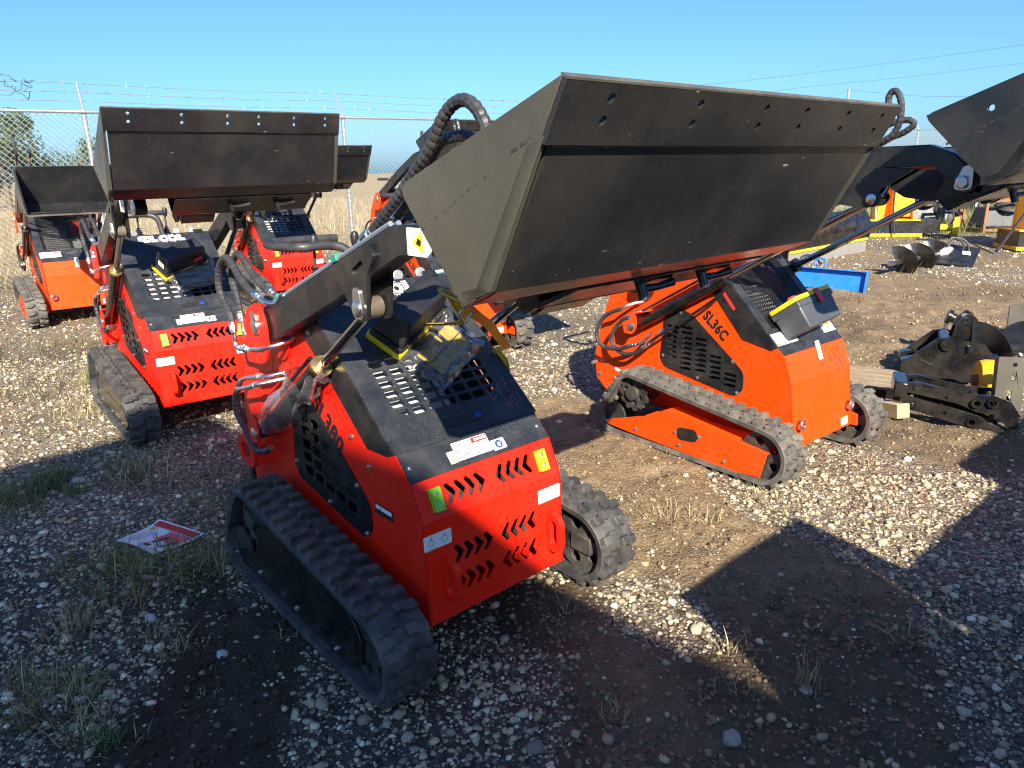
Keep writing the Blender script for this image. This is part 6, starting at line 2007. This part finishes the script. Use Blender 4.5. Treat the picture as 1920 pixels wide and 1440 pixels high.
# thumb of two linked curved plates
r = empty('excavator_thumb')
TH = [(0.0, 0.055), (0.02, 0.10), (0.10, 0.115), (0.22, 0.10), (0.36, 0.085), (0.46, 0.095), (0.53, 0.075), (0.58, 0.01), (0.585, -0.06), (0.55, -0.075), (0.52, -0.05), (0.47, -0.005), (0.40, -0.01), (0.30, 0.025), (0.12, 0.045)]
TH2 = [(0.02, 0.015), (0.05, 0.045), (0.12, 0.03), (0.30, 0.005), (0.40, -0.015), (0.44, -0.04), (0.50, -0.06), (0.53, -0.10), (0.49, -0.105), (0.42, -0.10), (0.36, -0.085), (0.10, -0.035)]
for y in (-0.06, 0.10):
    hs = [circ(x, z, rr, 12) for x, z, rr in ((0.09, 0.085, 0.011), (0.25, 0.062, 0.011), (0.38, 0.045, 0.018), (0.45, 0.058, 0.018))]
    part('plate', MB().prism(rpoly(TH, 0.015, 3), y, y + 0.016, XZ, hs), 'gloss_black', r, 0.002)
for y in (-0.10, 0.05):
    hs = [circ(x, z, rr, 12) for x, z, rr in ((0.09, 0.0, 0.010), (0.24, -0.025, 0.010), (0.37, -0.050, 0.016))]
    part('link_plate', MB().prism(rpoly(TH2, 0.012, 3), y, y + 0.014, XZ, hs), 'gloss_black', r, 0.002)
for x, z, rr in ((0.38, 0.045, 0.026), (0.45, 0.058, 0.026), (0.37, -0.05, 0.024)):
    bs = MB().lathe((x, -0.075 if z > 0 else -0.112, z), (0, 1, 0), ((0, rr), (0.22, rr)), 16)
    part('bushing', MB().prism(circ(x, z, rr, 18), -0.078 if z > 0 else -0.116, 0.13, XZ, [circ(x, z, rr * 0.62, 14)]), 'gloss_black', r)
part('tip_plate', MB().box(-0.02, 0.05, -0.11, 0.12, 0.03, 0.115), 'gloss_black', r, 0.01)
for x, z in ((0.09, 0.085), (0.25, 0.062)):
    part('cross_pin', MB().tube([(x, -0.07, z), (x, 0.125, z)], 0.012, 10), 'gloss_black', r)
o = gp(1672, 776)
place(r, TR(o + Vector((0, 0, 0.115))) @ RZ(-25) @ Matrix.Rotation(R(3), 4, 'Y'))
r.scale = (1.12, 1.12, 1.12)
tag(r, 'black excavator thumb of linked steel plates in front of the small bucket', 'excavator thumb', GA)
# shiny auger bit and pipe behind
r = empty('auger_bit', gp(1850, 705))
o = Vector(r.location)
a, b = at(1822, 655, 4.80) - o, at(2030, 650, 5.05) - o
part('flighting', helix(MB(), a, b, 0.03, 0.195, 2.0, 90, 0.6, 0.008), 'auger_black', r)
part('shaft', MB().tube([a - (b - a) * 0.06, b], 0.034, 16), 'auger_black', r)
tag(r, 'large glossy black auger bit lying at the right edge of the pile', 'auger', GA)
r = empty('pipe_frame', gp(1790, 640))
o = Vector(r.location)
a, b = at(1776, 592, 5.5) - o, at(1925, 648, 5.25) - o
fr = MB().tube([a, a.lerp(b, 0.48)], 0.038, 14)
part('pipe', fr, 'gloss_black', r)
part('thin_pipe', MB().tube([a.lerp(b, 0.45), b], 0.026, 12), 'gloss_black', r)
for t in (0.0, 0.30, 0.55, 0.80):
    part('collar', MB().tube([a.lerp(b, t), a.lerp(b, t + 0.05)], 0.055, 14), 'gloss_black', r)
part('leg', MB().tube([a.lerp(b, 0.02), Vector((a.x - 0.03, a.y, 0.0))], 0.018, 8), 'steel', r)
part('leg', MB().tube([a.lerp(b, 0.8), Vector((b.x, b.y, 0.0))], 0.018, 8), 'steel', r)
tag(r, 'black pipe with collars behind the auger bit', 'pipe', GA)
r = empty('steel_plate', gp(1900, 690))
o = Vector(r.location)
q = [at(1884, 640, 5.5) - o, at(1990, 660, 5.4) - o, at(2000, 560, 5.75) - o, at(1893, 572, 5.8) - o]
n = (q[1] - q[0]).cross(q[3] - q[0]).normalized() * 0.008
part('plate', MB().add([p - n for p in q] + [p + n for p in q], [(3, 2, 1, 0), (4, 5, 6, 7)] + [(i, (i + 1) % 4, (i + 1) % 4 + 4, i + 4) for i in range(4)]), 'bucket_side', r, 0.002)
part('prop', MB().tube([q[0] * 0.5 + q[2] * 0.5, Vector((q[2].x, q[2].y + 0.2, 0.0))], 0.02, 8), 'black_paint', r)
tag(r, 'dusty dark steel plate standing at the right edge', 'plate', GA)
# bracket with a yellow wheel
r = empty('steel_bracket')
for x in (0.0, 0.135):
    part('cheek', MB().prism([(0, 0), (0.03, 0), (0.055, 0.10), (0.055, 0.40), (0.0, 0.42)], x, x + 0.010, YZX), 'bucket_side', r, 0.002)
part('face_plate', MB().prism(rrect(0.0, 0.145, 0.10, 0.42, 0.006), -0.003, 0.006, XZ, [rrect(0.075, 0.100, 0.28, 0.34, 0.01), rrect(0.062, 0.086, 0.155, 0.225, 0.01), circ(0.088, 0.375, 0.013, 12)]), 'bucket_side', r, 0.002)
part('ledge', MB().box(-0.03, 0.16, -0.05, 0.05, 0.088, 0.098), 'bucket_side', r, 0.002)
part('top_tab', MB().box(0.15, 0.185, -0.01, 0.02, 0.36, 0.42), 'bucket_side', r, 0.003)
place(r, TR(gp(1858, 800)) @ RZ(-14) @ Matrix.Rotation(R(-8), 4, 'X'))
tag(r, 'dusty slotted steel bracket standing beside the yellow wheel', 'bracket', GA)
r = empty('yellow_wheel')
part('rim', MB().lathe((0, 0, 0), (1, 0, 0), ((0, 0.06), (0.0, 0.115), (0.03, 0.125), (0.09, 0.125), (0.12, 0.115), (0.12, 0.06)), 26), 'yellow_machine_paint', r)
part('hub', MB().lathe((-0.03, 0, 0), (1, 0, 0), ((0, 0.03), (0.03, 0.035), (0.15, 0.035), (0.18, 0.03)), 14), 'rusty_steel', r)
w = gp(1872, 770)
place(r, TR((w.x - 0.06, w.y + 0.16, w.z + 0.155)) @ RZ(-20))
r.scale = (1.1, 1.1, 1.1)
part('support', MB().box(0.03, 0.09, -0.05, 0.05, -0.150, -0.10), 'rusty_steel', r)
tag(r, 'worn yellow wheel half hidden behind the slotted bracket', 'pulley', GA)
# wood
r = part('wood_block', MB().box(-0.045, 0.045, -0.15, 0.15, 0.0, 0.09), 'wood', None, 0.004)
w = gp(1660, 778)
place(r, TR((w.x, w.y, w.z)) @ RZ(14) @ Matrix.Rotation(R(-10), 4, 'X'))
tag(r, 'fresh cut wood block standing under the black thumb', 'wood block')
r = empty('wood_pallet')
for k in range(5):
    part('board', MB().box(-0.30 + 0.012 * k, 0.22 - 0.03 * k, -0.25 + 0.105 * k, -0.16 + 0.105 * k, 0.075, 0.093), 'old_wood', r, 0.002)
for x in (-0.26, -0.06, 0.06):
    part('runner', MB().box(x - 0.022, x + 0.022, -0.25, 0.26, 0.0, 0.074), 'old_wood', r, 0.002)
w = gp(1650, 735)
place(r, TR((w.x + 0.08, w.y + 0.12, w.z - 0.03)) @ RZ(-32))
tag(r, 'weathered wooden pallet between the orange loader and the attachment pile', 'pallet')
SC.cycles.filter_width = 1.15
SC.cycles.use_adaptive_sampling = True
SC.cycles.max_bounces = 6
SC.cycles.transparent_max_bounces = 8
